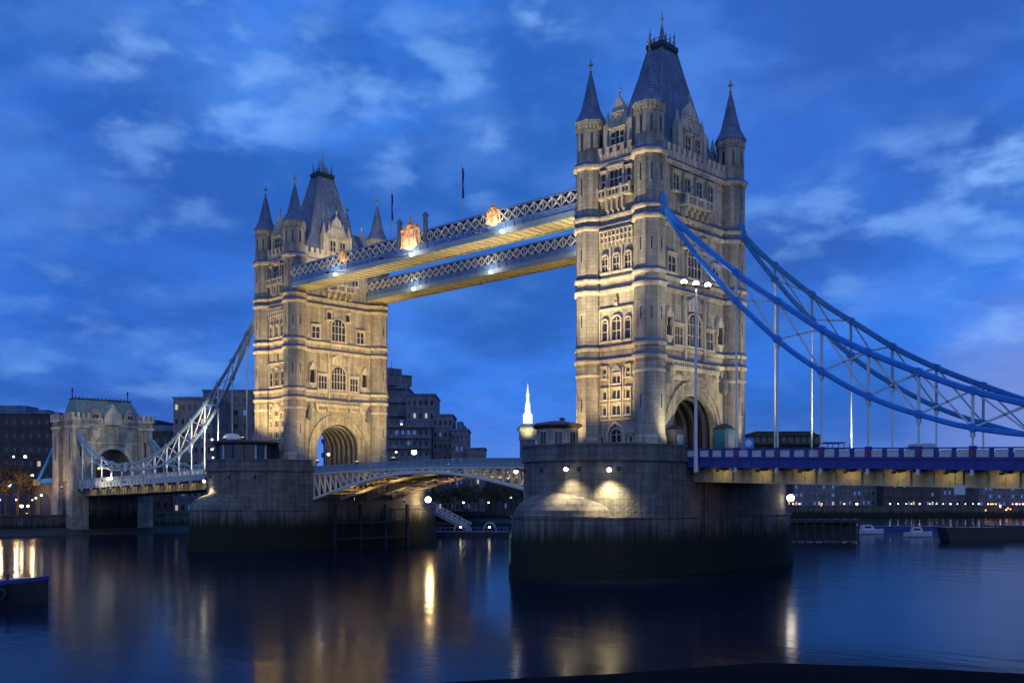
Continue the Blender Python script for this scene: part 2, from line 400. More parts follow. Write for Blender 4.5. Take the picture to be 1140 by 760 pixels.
# ------------------------------------------------------------------ windows (cached meshes)
WC = {}
def window(parent, face, s, z0, w, h, lights=2, rows=2, arched=False, out=0.0, zoff=16, lit=None):
    """face: (origin x, y, rotation). A dressed stone surround with mullions; glass set back as a child."""
    key = (round(w,2), round(h,2), lights, rows, arched)
    if key not in WC:
        f = MB(); g = MB(); t = .2
        ah = w*.42 if arched else 0
        f.box(-w/2-t, -w/2, -.30, .0, 0, h); f.box(w/2, w/2+t, -.30, .0, 0, h)
        f.box(-w/2-t-.12, w/2+t+.12, -.42, .0, -.26, 0)
        if arched:
            pts = [(w/2+t, h)]+[((w/2+t)*math.cos(a), h+(ah+t)*math.sin(a)) for a in [PI*i/10 for i in range(1,10)]]+[(-w/2-t, h), (-w/2, h)]+[((w/2)*math.cos(PI-a), h+ah*math.sin(a)) for a in [PI*i/10 for i in range(1,10)]]+[(w/2, h)]
            f.prism(pts, 'y', -.32, 0)
            g.prism([(w/2, 0)]+[(w/2*math.cos(a), h+ah*math.sin(a)) for a in [PI*i/10 for i in range(0,11)]]+[(-w/2, 0)], 'y', -.06, .02)
        else:
            f.box(-w/2-t, w/2+t, -.36, .0, h, h+.24)
            f.box(-w/2-t-.1, w/2+t+.1, -.50, .0, h+.24, h+.36)
            g.box(-w/2, w/2, -.06, .02, 0, h)
        lw = w/lights
        for i in range(1, lights):
            f.box(-w/2+i*lw-.055, -w/2+i*lw+.055, -.22, -.06, 0, h+(ah*.75 if arched else 0))
        for j in range(1, rows):
            f.box(-w/2, w/2, -.20, -.062, h*j/rows-.05, h*j/rows+.05)
        if arched: f.box(-w/2, w/2, -.20, -.062, h-.05, h+.05)
        for i in range(lights):   # little arched heads to the lights
            xa = -w/2+i*lw; 
            if not arched:
                f.prism([(xa+.05,h),(xa+.05,h-.26),(xa+lw*.5,h-.05),(xa+lw-.05,h-.26),(xa+lw-.05,h)], 'y', -.19, -.061)
        WC[key] = (f.mesh('window', 'portland'), g.mesh('pane', 'glass_dark'))
    fm, gm = WC[key]; ox, oy, rz = face
    d = Vector((s, -out, 0)); d.rotate(Matrix.Rotation(rz, 3, 'Z'))
    w_ = inst('window', fm, parent, (ox+d.x, oy+d.y, z0-zoff), rz)
    inst('pane', gm, w_)
    return w_

def face_part(mb, name, mats, parent, face, zoff=16):
    """mb drawn with local x along the face, -y outwards, absolute z"""
    o = mb.build(name, mats, parent, off=(0,0,zoff)); o.location = (face[0], face[1], 0); o.rotation_euler = (0,0,face[2]); return o

# ------------------------------------------------------------------ towers
TX, TY, WX, WY, TR = 5.02, 9.78, 5.2, 10.2, 2.0
ZB = 15.35
def niche(parent, face, s, z, h=3.6):
    b = MB(); w = .62
    b.box(s-w-.15, s-w, -.45, 0, z, z+h*.62); b.box(s+w, s+w+.15, -.45, 0, z, z+h*.62)
    b.prism([(s-w-.25, z+h*.62),(s-w*.7, z+h*.8),(s, z+h),(s+w*.7, z+h*.8),(s+w+.25, z+h*.62)], 'y', -.6, 0)
    b.prism([(s-w-.2, z),(s-w*.3, z-.9),(s+w*.3, z-.9),(s+w+.2, z)], 'y', -.55, 0)
    for q in (-w-.08, w+.08): b.box(s+q-.07, s+q+.07, -.6, -.46, z+h*.3, z+h*.82)
    n = face_part(b, 'niche', 'portland', parent, face)
    b = MB(); b.box(s-w, s+w, -.02, .02, z, z+h*.62)
    for p in ((.26, .0), (.30, .4), (.22, .9), (.27, 1.3), (.1, 1.5), (.15, 1.7), (.05, 1.9)): pass
    b.lathe(s, -.28, [(.28, z+.02), (.24, z+.9), (.30, z+1.25), (.10, z+1.45), (.15, z+1.62), (.05, z+1.8)], 8)
    st = face_part(b, 'statue', 'iron_dark', parent, face)
    return n
def dormer(parent, face, hw, zb, zs, zt, depth, wins, zoff=16):
    b = MB()
    pts = [(-hw, zb), (-hw, zs), (-hw*.80, zs+.2), (-hw*.62, zs+(zt-zs)*.34), (-hw*.52, zs+(zt-zs)*.40), (-hw*.28, zs+(zt-zs)*.78), (-.22, zt-.3), (0, zt)]
    pts = pts+[(-x, z) for x, z in reversed(pts[:-1])]
    b.prism(pts, 'y', -.1, .6)
    for x, zt2 in ((-hw, zs+1.9), (hw, zs+1.9)):      # flanking pinnacles
        b.box(x-.38, x+.38, -.35, .7, zb, zs+.4)
        b.loft([[(x+a*.34, .2+c*.34, zs+.4) for a, c in ((-1,-1),(1,-1),(1,1),(-1,1))], [(x+a*.03, .2+c*.03, zt2+.6) for a, c in ((-1,-1),(1,-1),(1,1),(-1,1))]])
    for x in (-hw*.57, hw*.57):
        zz = zs+(zt-zs)*.37
        b.loft([[(x+a*.2, .2+c*.2, zz-.3) for a, c in ((-1,-1),(1,-1),(1,1),(-1,1))], [(x+a*.02, .2+c*.02, zz+1.5) for a, c in ((-1,-1),(1,-1),(1,1),(-1,1))]])
    b.lathe(0, .2, [(.12, zt-.1), (.08, zt+.6), (.22, zt+.75), (.22, zt+.9), (.03, zt+1.3)], 6)
    # raised tracery ribs over the gable
    for q in (-hw*.62, hw*.62): b.box(q-.09, q+.09, -.3, -.1, zb+.1, zs+.3)
    b.box(-hw, hw, -.32, -.1, zs-.1, zs+.12)
    b.box(-hw*.5, hw*.5, -.28, -.1, zs+(zt-zs)*.42, zs+(zt-zs)*.42+.16)
    b.lathe(0, 0, [], 8) if False else None
    for i in range(8):
        a = 2*PI*i/8; c = (0, -.18, zs+(zt-zs)*.22); r = min(.62, hw*.3)
        b.bar((c[0]+r*math.cos(a), -.2, c[2]+r*math.sin(a)), (c[0]+r*math.cos(a+PI/4), -.2, c[2]+r*math.sin(a+PI/4)), .12, .2)
    g = face_part(b, 'dormer', 'portland', parent, face, zoff)
    b = MB()
    b.prism([(-hw*.85, zb), (-hw*.85, zs), (0, zt-.9), (hw*.85, zs), (hw*.85, zb)], 'y', .6, depth)
    r = face_part(b, 'gable_roof', 'slate', parent, face, zoff)
    for (s, z, w, h, li, ro) in wins: window(parent, face, s, z, w, h, li, ro, False, .1, zoff)
    return g

def make_tower(px, label):
    T = empty('bridge_tower', (px, 0, 16), label, 'bridge tower', 'gothic stone towers of the bridge')
    OUT, INN, RIV, DWN = (WX,0,R(90)), (-WX,0,R(-90)), (0,-WY,0), (0,WY,R(180))
    # body with the road arch cut through it
    aw, zs = 4.9, 18.9
    arcp = [(aw*math.cos(PI*i/24), zs+aw*math.sin(PI*i/24)) for i in range(25)]
    b = MB(); b.prism([(WY, ZB), (WY, 55), (-WY, 55), (-WY, ZB), (-aw, ZB)]+arcp[::-1]+[(aw, ZB)], 'x', -WX, WX)
    b.build('wall', 'granite', T, off=(0,0,16))
    def ring(ro, ri, x0, x1, nm, mt='portland', zr=0):
        b = MB(); o_ = [(ro*math.cos(PI*i/24), zs+ro*math.sin(PI*i/24)) for i in range(25)]; i_ = [(ri*math.cos(PI*i/24), zs+ri*math.sin(PI*i/24)) for i in range(25)]
        b.prism([(ro, ZB)]+o_+[(-ro, ZB), (-ri, ZB)]+i_[::-1]+[(ri, ZB)], 'x', x0, x1); return b.build(nm, mt, T, off=(0,0,16))
    for sg in (1, -1):
        ring(6.9, 6.5, sg*(WX-.02), sg*(WX+.40), 'arch_moulding', 'granite')
        ring(6.5, 5.8, sg*(WX-.02), sg*(WX+.22), 'arch_moulding', 'granite')
        ring(5.8, 5.2, sg*(WX-.02), sg*(WX+.10), 'arch_moulding', 'granite')
        ring(5.2, 4.88, sg*(WX-.3), sg*(WX+.04), 'arch_moulding', 'granite')
    ring(4.93, 4.86, -WX+.5, WX-.5, 'vault_shade_lining', 'iron_dark')  # added dark sheet that paints the shade inside the arch
    for k in range(6): ring(4.92, 4.45, -WX+1.0+k*1.6, -WX+1.42+k*1.6, 'vault_rib', 'grey_concrete')  # ribs coloured dark as well, for shade under the vault
    # plinth
    b = MB(); b.box(-WX-.25, -WX+1, -WY-.25, -4.95, ZB, 17.2); b.box(WX-1, WX+.25, -WY-.25, -7.0, ZB, 17.2); b.box(-WX-.25, WX+.25, -WY-.25, -WY+.6, ZB, 17.2)
    b.box(-WX-.25, WX+.25, WY-.6, WY+.25, ZB, 17.2)
    b.build('plinth', 'granite', T, off=(0,0,16))
    # corner turrets
    tm = MB(); r = TR
    tm.lathe(0, 0, [(r+.28, ZB), (r+.28, 17.6), (r+.1, 18.1), (r+.1, 55), (r+.0, 55.6), (r-.05, 60.2), (r+.12, 60.5), (r+.22, 61.2)], 8)
    for k in range(8):        # corbel table under the spire
        a = PI/8+2*PI*k/8+PI/8
    for k in range(24):
        a = 2*PI*k/24; rr = (r+.05)*math.cos(PI/8)/math.cos(((a+PI/8) % (PI/4))-PI/8)
        tm.box(rr*math.cos(a)-.10, rr*math.cos(a)+.10, rr*math.sin(a)-.10, rr*math.sin(a)+.10, 60.0, 60.55)
    tme = tm.mesh('turret', 'granite', off=(0,0,16))
    sp = MB(); sp.lathe(0, 0, [(r+.34, 61.2), (r+.25, 61.4), (1.45, 62.9), (.92, 65.0), (.40, 67.4), (.11, 68.4)], 8)
    spe = sp.mesh('spire', 'slate', off=(0,0,16))
    fi = MB(); fi.lathe(0, 0, [(.13, 68.3), (.26, 68.5), (.09, 68.7), (.07, 70.0)], 6)
    fi.box(-.42, .42, -.07, .07, 69.4, 69.6); fi.box(-.071, .071, -.42, .42, 69.403, 69.597); fi.ball((0,0,70.05), .16, 6, 4)
    fie = fi.mesh('finial', 'soffit_paint', off=(0,0,16))
    slit = {}
    for k in range(8):
        a = 2*PI*k/8; rr = (r+.1)*math.cos(PI/8)
        for (z0, z1, w) in ((57.2, 59.4, .34), (51.0, 53.2, .22), (42.0, 43.6, .16), (33.0, 34.6, .16), (21.5, 23.2, .16)):
            q = rr+.02 if z0 < 55 else (r-.02)*math.cos(PI/8)+.03
            c, s_ = math.cos(a), math.sin(a); sw = MB()
            P = [(q*c-t*s_, q*s_+t*c) for t in (-w/2, w/2)]+[((q-.2)*c-t*s_, (q-.2)*s_+t*c) for t in (w/2, -w/2)]
            sw.prism(P, 'z', z0, z1); slit[(k, z0)] = sw.mesh('slit_window', 'glass_dark', off=(0,0,16))
    for sx in (1, -1):
        for sy in (1, -1):
            t = inst('turret', tme, T, (sx*TX, sy*TY, 0)); inst('spire', spe, t); inst('finial', fie, t)
            for (k, z0), me_ in slit.items():
                c_, s_ = math.cos(PI*k/4), math.sin(PI*k/4)
                if z0 > 55 or (c_*sx > -.1 and s_*sy > -.1 and k % 2 == (0 if z0 < 30 else k % 2)): inst('slit_window', me_, t)
    # string courses wrapping body and turrets
    for (z, h, e) in ((28.2, .42, .32), (29.9, .36, .28), (37.6, .42, .32), (39.2, .36, .28), (46.3, .45, .34), (47.6, .42, .36), (54.7, .55, .45), (26.4, .22, .14)):
        b = MB()
        b.box(-WX-e, WX+e, -WY-e, WY+e, z-.05, z+h*.55); b.box(-WX-e*.5, WX+e*.5, -WY-e*.5, WY+e*.5, z-.3, z-.05)
        for sx in (1, -1):
            for sy in (1, -1):
                b.lathe(sx*TX, sy*TY, [(TR+.1+e*.5, z-.285), (TR+.1+e, z-.035), (TR+.1+e, z+h*.55+.012)], 8)
        b.build('string_course', 'portland', T, off=(0,0,16))
        if z > 27:
            b = MB(); b.loft([[(sx*(WX+q), sy*(WY+q), zz) for sx, sy in ((1,1),(-1,1),(-1,-1),(1,-1))] for q, zz in ((e+.06, z+h*.56), (e*.9, z+h*.8), (.02, z+h+.28))])
            for sx in (1, -1):
                for sy in (1, -1): b.lathe(sx*TX, sy*TY, [(TR+.16+e, z+h*.57), (TR+.1+e*.9, z+h*.81), (TR+.11, z+h+.27)], 8)
            b.build('lead_flashing', 'lead_blue', T, off=(0,0,16))
    # crenellated parapets
    for face, L_ in ((OUT, 7.9), (INN, 7.9), (RIV, 3.15), (DWN, 3.15)):
        b = MB(); b.box(-L_, L_, -.35, .05, 55.25, 56.2)
        n = max(2, int(L_*2/1.15)); st = 2*L_/n
        for i in range(n):
            b.box(-L_+i*st+.12, -L_+i*st+st*.62, -.42, .05, 56.2, 56.95); b.box(-L_+i*st+.06, -L_+i*st+st*.66, -.48, .1, 56.95, 57.1)
        for i in range(n*2): b.box(-L_+i*st/2+.15, -L_+i*st/2+.3, -.45, -.35, 55.4, 56.1)
        face_part(b, 'parapet', 'portland', T, face)
    # main roof
    b = MB(); R0 = [(4.75, 8.6, 55.25), (4.45, 7.4, 56.6), (3.55, 5.2, 60.5), (2.85, 4.0, 64.5), (1.82, 2.55, 69.5), (1.2, 1.75, 72.6)]
    b.loft([[(x,y,z),(-x,y,z),(-x,-y,z),(x,-y,z)] for x, y, z in R0]); rf = b.build('roof', 'slate', T, off=(0,0,16))
    for sx in (1, -1):             # lead hips
        for sy in (1, -1):
            b = MB()
            for k in range(len(R0)-1): a_, c_ = R0[k], R0[k+1]; b.bar((sx*a_[0], sy*a_[1], a_[2]), (sx*c_[0], sy*c_[1], c_[2]), .26)
            b.build('hip', 'lead', rf).location = (0,0,-16)
    b = MB(); b.box(-1.3, 1.3, -1.85, 1.85, 72.6, 72.85); b.box(-1.4, 1.4, -1.95, 1.95, 72.85, 73.5)
    for i in range(5): 
        b.box(-1.0, 1.0, -1.4+i*.65, -1.25+i*.65, 72.3, 72.6)
    b.build('platform', 'iron_dark', rf).location = (0,0,-16)
    b = MB()
    for (x, y) in [(-1,-1.5),(1,-1.5),(-1,1.5),(1,1.5),(-1,-.5),(1,-.5),(-1,.5),(1,.5)]:
        h = 2.4 if abs(y) > 1 else 1.7
        b.loft([[(x+a*.11, y+c*.11, 73.5) for a, c in ((-1,-1),(1,-1),(1,1),(-1,1))], [(x+a*.02, y+c*.02, 73.5+h) for a, c in ((-1,-1),(1,-1),(1,1),(-1,1))]])
        b.box(x-.16, x+.16, y-.04, y+.04, 73.5+h*.6, 73.5+h*.68)
    for z in (73.8, 74.2):
        b.box(-1, 1, -1.53, -1.47, z, z+.06); b.box(-1, 1, 1.47, 1.53, z, z+.06); b.box(-1.03, -.97, -1.5, 1.5, z+.01, z+.07); b.box(.97, 1.03, -1.5, 1.5, z+.01, z+.07)
    for y in (-.8, 0, .8): b.loft([[(a*.1, y+c*.1, 73.5) for a, c in ((-1,-1),(1,-1),(1,1),(-1,1))], [(a*.02, y*.3+c*.02, 76.4) for a, c in ((-1,-1),(1,-1),(1,1),(-1,1))]])
    b.build('cresting', 'lead', rf).location = (0,0,-16)
    b = MB(); b.lathe(0, 0, [(.24, 73.5), (.16, 75.3), (.28, 75.6), (.1, 76.0), (.06, 78.4)], 6); b.box(-.26, .26, -.05, .05, 77.4, 77.55)
    b.build('finial', 'soffit_paint', rf).location = (0,0,-16)
    # gables
    dormer(T, (WX-.35,0,R(90)), 3.0, 55.3, 60.2, 64.3, 3.6, [(-1.15, 56.9, 1.3, 2.5, 2, 2), (1.15, 56.9, 1.3, 2.5, 2, 2)])
    dormer(T, (-WX+.35,0,R(-90)), 3.0, 55.3, 60.2, 64.3, 3.6, [(-1.15, 56.9, 1.3, 2.5, 2, 2), (1.15, 56.9, 1.3, 2.5, 2, 2)])
    for f_ in ((0,-WY+.35,0), (0,WY-.35,R(180))): dormer(T, f_, 2.05, 55.3, 59.9, 63.8, 4.5, [(0, 57.2, 2.2, 2.0, 3, 2)])
    # ---- wide faces
    for F, isout in ((OUT, True), (INN, False)):
        window(T, F, 0, 30.5, 3.4, 3.0, 5, 2, True); 
        for s in (-3.7, 3.7): window(T, F, s, 30.4, 1.9, 2.6, 3, 2)
        window(T, F, 0, 39.9, 3.2, 2.9, 4, 2, True)
        for s in (-5.3, 5.3): window(T, F, s, 40.0, 1.7, 2.3, 2, 2)
        # long balcony ledge above the arch
        b = MB(); b.box(-5.6, 5.6, -.75, 0, 27.0, 27.5)
        for i in range(24): b.box(-5.5+i*.478, -5.38+i*.478, -.66, -.5, 27.5, 28.05)
        b.box(-5.6, 5.6, -.72, -.45, 28.05, 28.19)
        for s in (-5.2, -2.6, 2.6, 5.2):
            b.prism([(s-.3, 27.0), (s-.12, 26.2), (s+.12, 26.2), (s+.3, 27.0)], 'y', -.6, 0)
        face_part(b, 'balcony', 'portland', T, F)
        # carved panels over centre window
        b = MB()
        b.prism([(-2.3, 35.6), (-1.9, 36.4), (-.9, 36.9), (0, 37.5), (.9, 36.9), (1.9, 36.4), (2.3, 35.6), (2.3,35.3), (-2.3,35.3)], 'y', -.4, 0)
        for i in range(5): b.box(-1.9+i*.9, -1.7+i*.9, -.55, -.4, 35.3, 36.5)
        for s in (-2.35, 2.35): b.box(s-.17, s+.17, -.5, 0, 28.6, 36.6); b.lathe(s, -.25, [(.22, 36.6), (.02, 37.5)], 4)
        face_part(b, 'carved_panel', 'portland', T, F)
        for s in (-6.15, 6.15): niche(T, F, s, 31.4, 4.0)
        # dentil frieze over the arch
        b = MB()
        for i in range(20): b.box(-4.75+i*.5-.1, -4.75+i*.5+.12, -.3, 0, 25.7, 26.35)
        face_part(b, 'frieze', 'portland', T, F)
        if isout:
            for s in (-4.3, -1.6, 1.2, 4.0): window(T, F, s, 51.2, 1.35, 2.3, 2, 2)
            b = MB(); b.box(-3.3, 3.3, -1.3, 0, 49.3, 49.6)
            for i in range(14): b.box(-3.25+i*.49, -3.12+i*.49, -1.25, -1.1, 49.6, 50.5)
            b.box(-3.35, 3.35, -1.33, -1.05, 50.5, 50.7)
            for s in (-3.1, -1, 1, 3.1): b.box(s-.2, s+.2, -1.38, -1.0, 49.6, 50.9)
            for s in (-2.6, -1.3, 0, 1.3, 2.6):
                b.prism([(s-.25, 47.2), (s+.25, 47.2), (s+.25, 49.3), (s-.25, 49.3)], 'y', -.35, 0); b.box(s-.24, s+.24, -.75, -.35, 48.0, 49.3); b.box(s-.23, s+.23, -1.15, -.75, 48.7, 49.3)
            face_part(b, 'balcony', 'portland', T, F)
            for s in (-2.2, 2.2): window(T, F, s, 43.9, 1.0, 1.5, 1, 1)
        else:
            b = MB(); b.box(-2.6, 2.6, -1.0, 0, 35.0+.0, 35.28); b.box(-2.6, 2.6, -1.05, -.8, 36.0, 36.2)
            for i in range(12): b.box(-2.5+i*.44, -2.38+i*.44, -1.0, -.85, 35.28, 36.0)
            face_part(b, 'balcony', 'portland', T, F)
            for s in (-2.5, 0, 2.5): window(T, F, s, 50.3, 1.5, 2.6, 2, 2, True)
            for s in (-6.4, 6.4):     # corbels under the walkways
                b = MB(); s2 = 9.5 if s > 0 else -9.5
                for k in range(3): b.box(s-.45, s+.45, -.5-.4*k, 0, 45.1+k*1.1, 46.2+k*1.1)
                face_part(b, 'walkway_corbel', 'portland', T, F)
        # statues on brackets beside the arch head
        for s in (-7.0, 7.0):
            b = MB(); b.lathe(s, -.65, [(.15, 24.2), (.5, 24.8), (.5, 25.0), (.42, 25.6), (.5, 26.4), (.2, 26.7), (.26, 27.0), (.06, 27.5)], 8); b.box(s-.3, s+.3, -.7, 0, 24.6, 25.0)
            face_part(b, 'bracket_lantern', 'lead', T, F)
    # ---- river faces
    for F in (RIV, DWN):
        window(T, F, 0, 16.6, 1.7, 1.6, 2, 1, True)
        b = MB()
        b.prism([(-1.6, 16.2), (-1.6, 18.3), (-.95, 19.5), (0, 20.1), (.95, 19.5), (1.6, 18.3), (1.6, 16.2), (1.3, 16.2), (1.3, 18.3), (.8, 19.2), (0, 19.7), (-.8, 19.2), (-1.3, 18.3), (-1.3, 16.2)], 'y', -.5, 0)
        face_part(b, 'door_arch', 'portland', T, F)
        for s in (-2.45, 2.45): window(T, F, s, 16.7, .45, 1.3, 1, 1)
        for z, h in ((20.9, 1.3), (23.0, 1.3), (25.1, 1.1)):
            window(T, F, 0, z, 1.35, h, 2, 1)
        for s in (-2.0, 2.0):
            for z, h in ((20.9, 1.2), (23.0, 1.2), (25.9, 1.3)): window(T, F, s, z, .62, h, 1, 1)
        b = MB(); b.box(-2.9, 2.9, -.22, 0, 20.15, 20.42); b.box(-2.9, 2.9, -.2, 0, 22.45, 22.7)
        for s in (-1.15, 1.15): b.box(s-.12, s+.12, -.3, 0, 20.42, 27.2)
        b.prism([(-1.2, 26.55), (1.2, 26.55), (0, 27.7)], 'y', -.3, 0)
        face_part(b, 'panel_frame', 'portland', T, F)
        window(T, F, 0, 30.9, 1.45, 2.6, 2, 2, True)
        for s in (-1.95, 1.95): window(T, F, s, 30.9, .85, 2.5, 1, 2, True)
        b = MB(); b.box(-2.9, 2.9, -.3, 0, 35.05, 35.3); b.lathe(0, -.25, [(.3, 35.6), (.32, 36.0), (.15, 36.2), (.22, 36.5), (.03, 37.0)], 6)
        for s in (-2.85, 2.85): b.box(s-.12, s+.12, -.3, 0, 30.6, 35.05)
        face_part(b, 'drip_mould', 'portland', T, F)
        for s in (-1.95, 0, 1.95): window(T, F, s, 40.2, .95, 1.9, 2, 2, True)
        b = MB()
        for r_ in range(3):
            for i in range(9): b.box(-2.85+i*.68-.12+.1*r_, -2.85+i*.68+.14+.1*r_, -.22-.16*r_, 0, 43.6+r_*.75, 44.2+r_*.75)
            b.box(-2.9, 2.9, -.24-.16*r_, 0, 44.2+r_*.75, 44.33+r_*.75)
        for s in (-1, 1): b.box(s-.13, s+.13, -.35, 0, 39.9, 43.5)
        face_part(b, 'corbel_table', 'portland', T, F)
        # oriel with balcony
        b = MB(); b.box(-2.75, 2.75, -.9, 0, 50.0, 50.3); b.box(-2.8, 2.8, -.95, -.7, 51.1, 51.3)
        for i in range(10): b.box(-2.7+i*.58, -2.55+i*.58, -.9, -.75, 50.3, 51.1)
        for s in (-2.7, -1.3, 1.3, 2.7): b.box(s-.18, s+.18, -.98, -.62, 50.3, 51.55)
        for s in (-1.3, -.45, .45, 1.3): b.box(s-.17, s+.17, -.7, 0, 48.4, 50.0); b.box(s-.16, s+.16, -.35, 0, 48.05, 48.4)
        for s in (-1.35, 1.35): b.box(s-.15, s+.15, -.55, 0, 51.3, 54.4)
        b.box(-1.5, 1.5, -.6, 0, 54.2, 54.45)
        face_part(b, 'balcony', 'portland', T, F)
        window(T, F, 0, 51.35, 2.2, 2.6, 3, 2, False, .02)
        for s in (-2.15, 2.15): window(T, F, s, 51.4, .7, 2.2, 1, 2)
    return T
tower_near = make_tower(0, 'taller gothic stone tower right of centre, with bright blue chains leaving its right side')
tower_far = make_tower(-82.3, 'farther, warmly floodlit gothic stone tower on the left pier, holding the pale chain')

# ------------------------------------------------------------------ high-level walkways
def make_walkway(s, label):
    X0, X1 = -82.3+5.6, -5.6; yo, yi = s*11.3, s*6.7
    Wk = empty('high_walkway', (-41.15, s*9.5, 48.6), label, 'walkway', 'walkways between the two towers')
    off = (-41.15, s*9.5, 48.6); y0, y1 = min(yo, yi), max(yo, yi)
    b = MB(); b.box(X0, X1, y0-.1, y0+.35, 48.6, 49.45); b.box(X0, X1, y1-.35, y1+.1, 48.6, 49.45); b.build('bottom_girder', 'pale_and_lit_blue', Wk, off)
    b = MB(); b.box(X0, X1, y0+.36, y1-.36, 48.75, 49.3)
    n = 46
    for i in range(n+1): x = X0+(X1-X0)*i/n; b.box(x-.12, x+.12, y0+.36, y1-.36, 48.62, 48.745)
    b.build('soffit', 'walkway_soffit', Wk, off)
    for yy, sg in ((y0, -1), (y1, 1)):
        b = MB(); b.box(X0, X1, yy-.02 if sg < 0 else yy-.28, yy+.28 if sg < 0 else yy+.02, 49.46, 50.35)
        m_ = 40
        for i in range(m_+1):
            x = X0+.3+(X1-X0-.6)*i/m_; b.box(x-.05, x+.05, min(yy, yy+sg*.12), max(yy, yy+sg*.12), 49.5, 50.3)
        b.box(X0, X1, min(yy-sg*.05, yy+sg*.16), max(yy-sg*.05, yy+sg*.16), 50.22, 50.4)
        b.build('fascia', 'walkway_blue', Wk, off)
        b = MB(); P = 1.72; m_ = int((X1-X0)/P); P = (X1-X0)/m_
        for i in range(m_):
            xa = X0+i*P
            b.bar((xa, yy, 50.42), (xa+P, yy, 52.15), .2, .19); b.bar((xa+P, yy+sg*.03, 50.42), (xa, yy+sg*.03, 52.15), .2, .19)
            b.bar((xa, yy, 50.4), (xa, yy, 52.2), .1)
        b.build('lattice', 'cream_paint', Wk, off)
        b = MB(); b.box(X0, X1, yy-sg*.45, yy-sg*.4, 50.3, 52.2); b.build('glazing', 'walkway_glass', Wk, off)
        b = MB(); b.box(X0, X1, min(yy-sg*.2, yy+sg*.2), max(yy-sg*.2, yy+sg*.2), 52.16, 52.42); b.build('top_rail', 'walkway_blue', Wk, off)
    b = MB(); b.prism([(y0+.3, 52.3), (0.5*(y0+y1), 52.9), (y1-.3, 52.3)], 'x', X0, X1); b.build('roof', 'lead', Wk, off)
    # flood fittings under the lower edge
    for x in (-62, -41.2, -20.5):
        yy = y0-.3
        b = MB(); b.ball((x, yy, 48.95), .27, 8, 5); lp = b.build('lamp', 'lamp_white', Wk, off)
        b = MB(); b.box(x-.2, x+.2, yy, yy+.35, 49.0, 49.2); b.build('lamp_bracket', 'iron_dark', Wk, off)
        point((x, yy-1.5, 49.6), 260, WHT, .2)
    return Wk
make_walkway(-1, 'high walkway between the towers on the side nearest the camera, with lit crests')
make_walkway(1, 'high walkway between the towers on the downstream side, seen below the nearer one')

def crest(x, w, h, z, label):
    c = empty('coat_of_arms', (x, -11.55, z), label, 'emblem', 'lit crests on the high walkway')
    hw = w/2
    b = MB(); pts = [(-hw, h*.12), (-hw*1.02, h*.62), (-hw*.80, h*.80), (-hw*.42, h*.72), (-hw*.22, h*.92), (0, h*.98), (hw*.22, h*.92), (hw*.42, h*.72), (hw*.80, h*.80), (hw*1.02, h*.62), (hw, h*.12), (hw*.5, 0), (0, -h*.07), (-hw*.5, 0)]
    b.prism(pts, 'y', -.12, .12); b.build('backplate', 'crest_cream', c)
    b = MB(); s = .42
    b.prism([(-hw*s, h*.66), (hw*s, h*.66), (hw*s, h*.34), (hw*s*.6, h*.15), (0, h*.04), (-hw*s*.6, h*.15), (-hw*s, h*.34)], 'y', -.28, -.12); b.build('shield', 'crest_cream', c)
    b = MB(); b.box(-hw*.08, hw*.08, -.34, -.281, h*.08, h*.65); b.box(-hw*s, hw*s, -.338, -.283, h*.36, h*.46); b.build('cross', 'crest_orange', c)
    for sg in (-1, 1):     # heraldic supporters as relief figures
        b = MB(); b.ball((sg*hw*.76, -.22, h*.66), h*.08, 8, 5); b.bar((sg*hw*.74, -.2, h*.62), (sg*hw*.72, -.2, h*.3), .45*hw*.6, .3, 6); b.bar((sg*hw*.72, -.2, h*.32), (sg*hw*.9, -.2, h*.06), .3*hw*.6, .22, 6)
        b.bar((sg*hw*.76, -.24, h*.5), (sg*hw*.5, -.3, h*.58), .16, .16, 6); b.build('supporter', 'crest_orange', c)
    b = MB(); b.lathe(0, -.15, [(hw*.26, h*.68), (hw*.3, h*.8), (hw*.16, h*.9), (hw*.05, h*1.0), (hw*.08, h*1.06), (.03, h*1.18)], 8); b.build('crown', 'crest_orange', c)
    b = MB()
    for k in range(-3, 4): b.bar((k*hw*.2, -.2, h*.68), (k*hw*.27, -.22, h*.80), .12)
    b.build('mantling', 'gold', c)
    return c
c1 = crest(-41.4, 4.6, 4.6, 50.0, 'large crest glowing orange at the middle of the high walkway')
crest(-22.3, 2.8, 3.0, 50.3, 'small crest glowing pale orange near the right end of the high walkway')
crest(-59.6, 1.9, 2.2, 50.9, 'smallest crest glowing yellow near the left tower on the high walkway')
for x, lb in ((-44.3, 'short dark blue post left of the large walkway crest'), (-37.8, 'short dark blue post right of the large walkway crest')):
    b = MB(); b.box(x-.30, x+.30, -11.75, -11.25, 50.4, 54.5); b.box(x-.42, x+.42, -11.85, -11.15, 54.5, 54.8); b.loft([[(x+a*.4, -11.5+c*.3, 54.8) for a, c in ((-1,-1),(1,-1),(1,1),(-1,1))], [(x+a*.1, -11.5+c*.06, 55.2) for a, c in ((-1,-1),(1,-1),(1,1),(-1,1))]])
    tag(b.build('walkway_post', 'lead_blue'), lb, 'post', 'posts flanking the large crest')
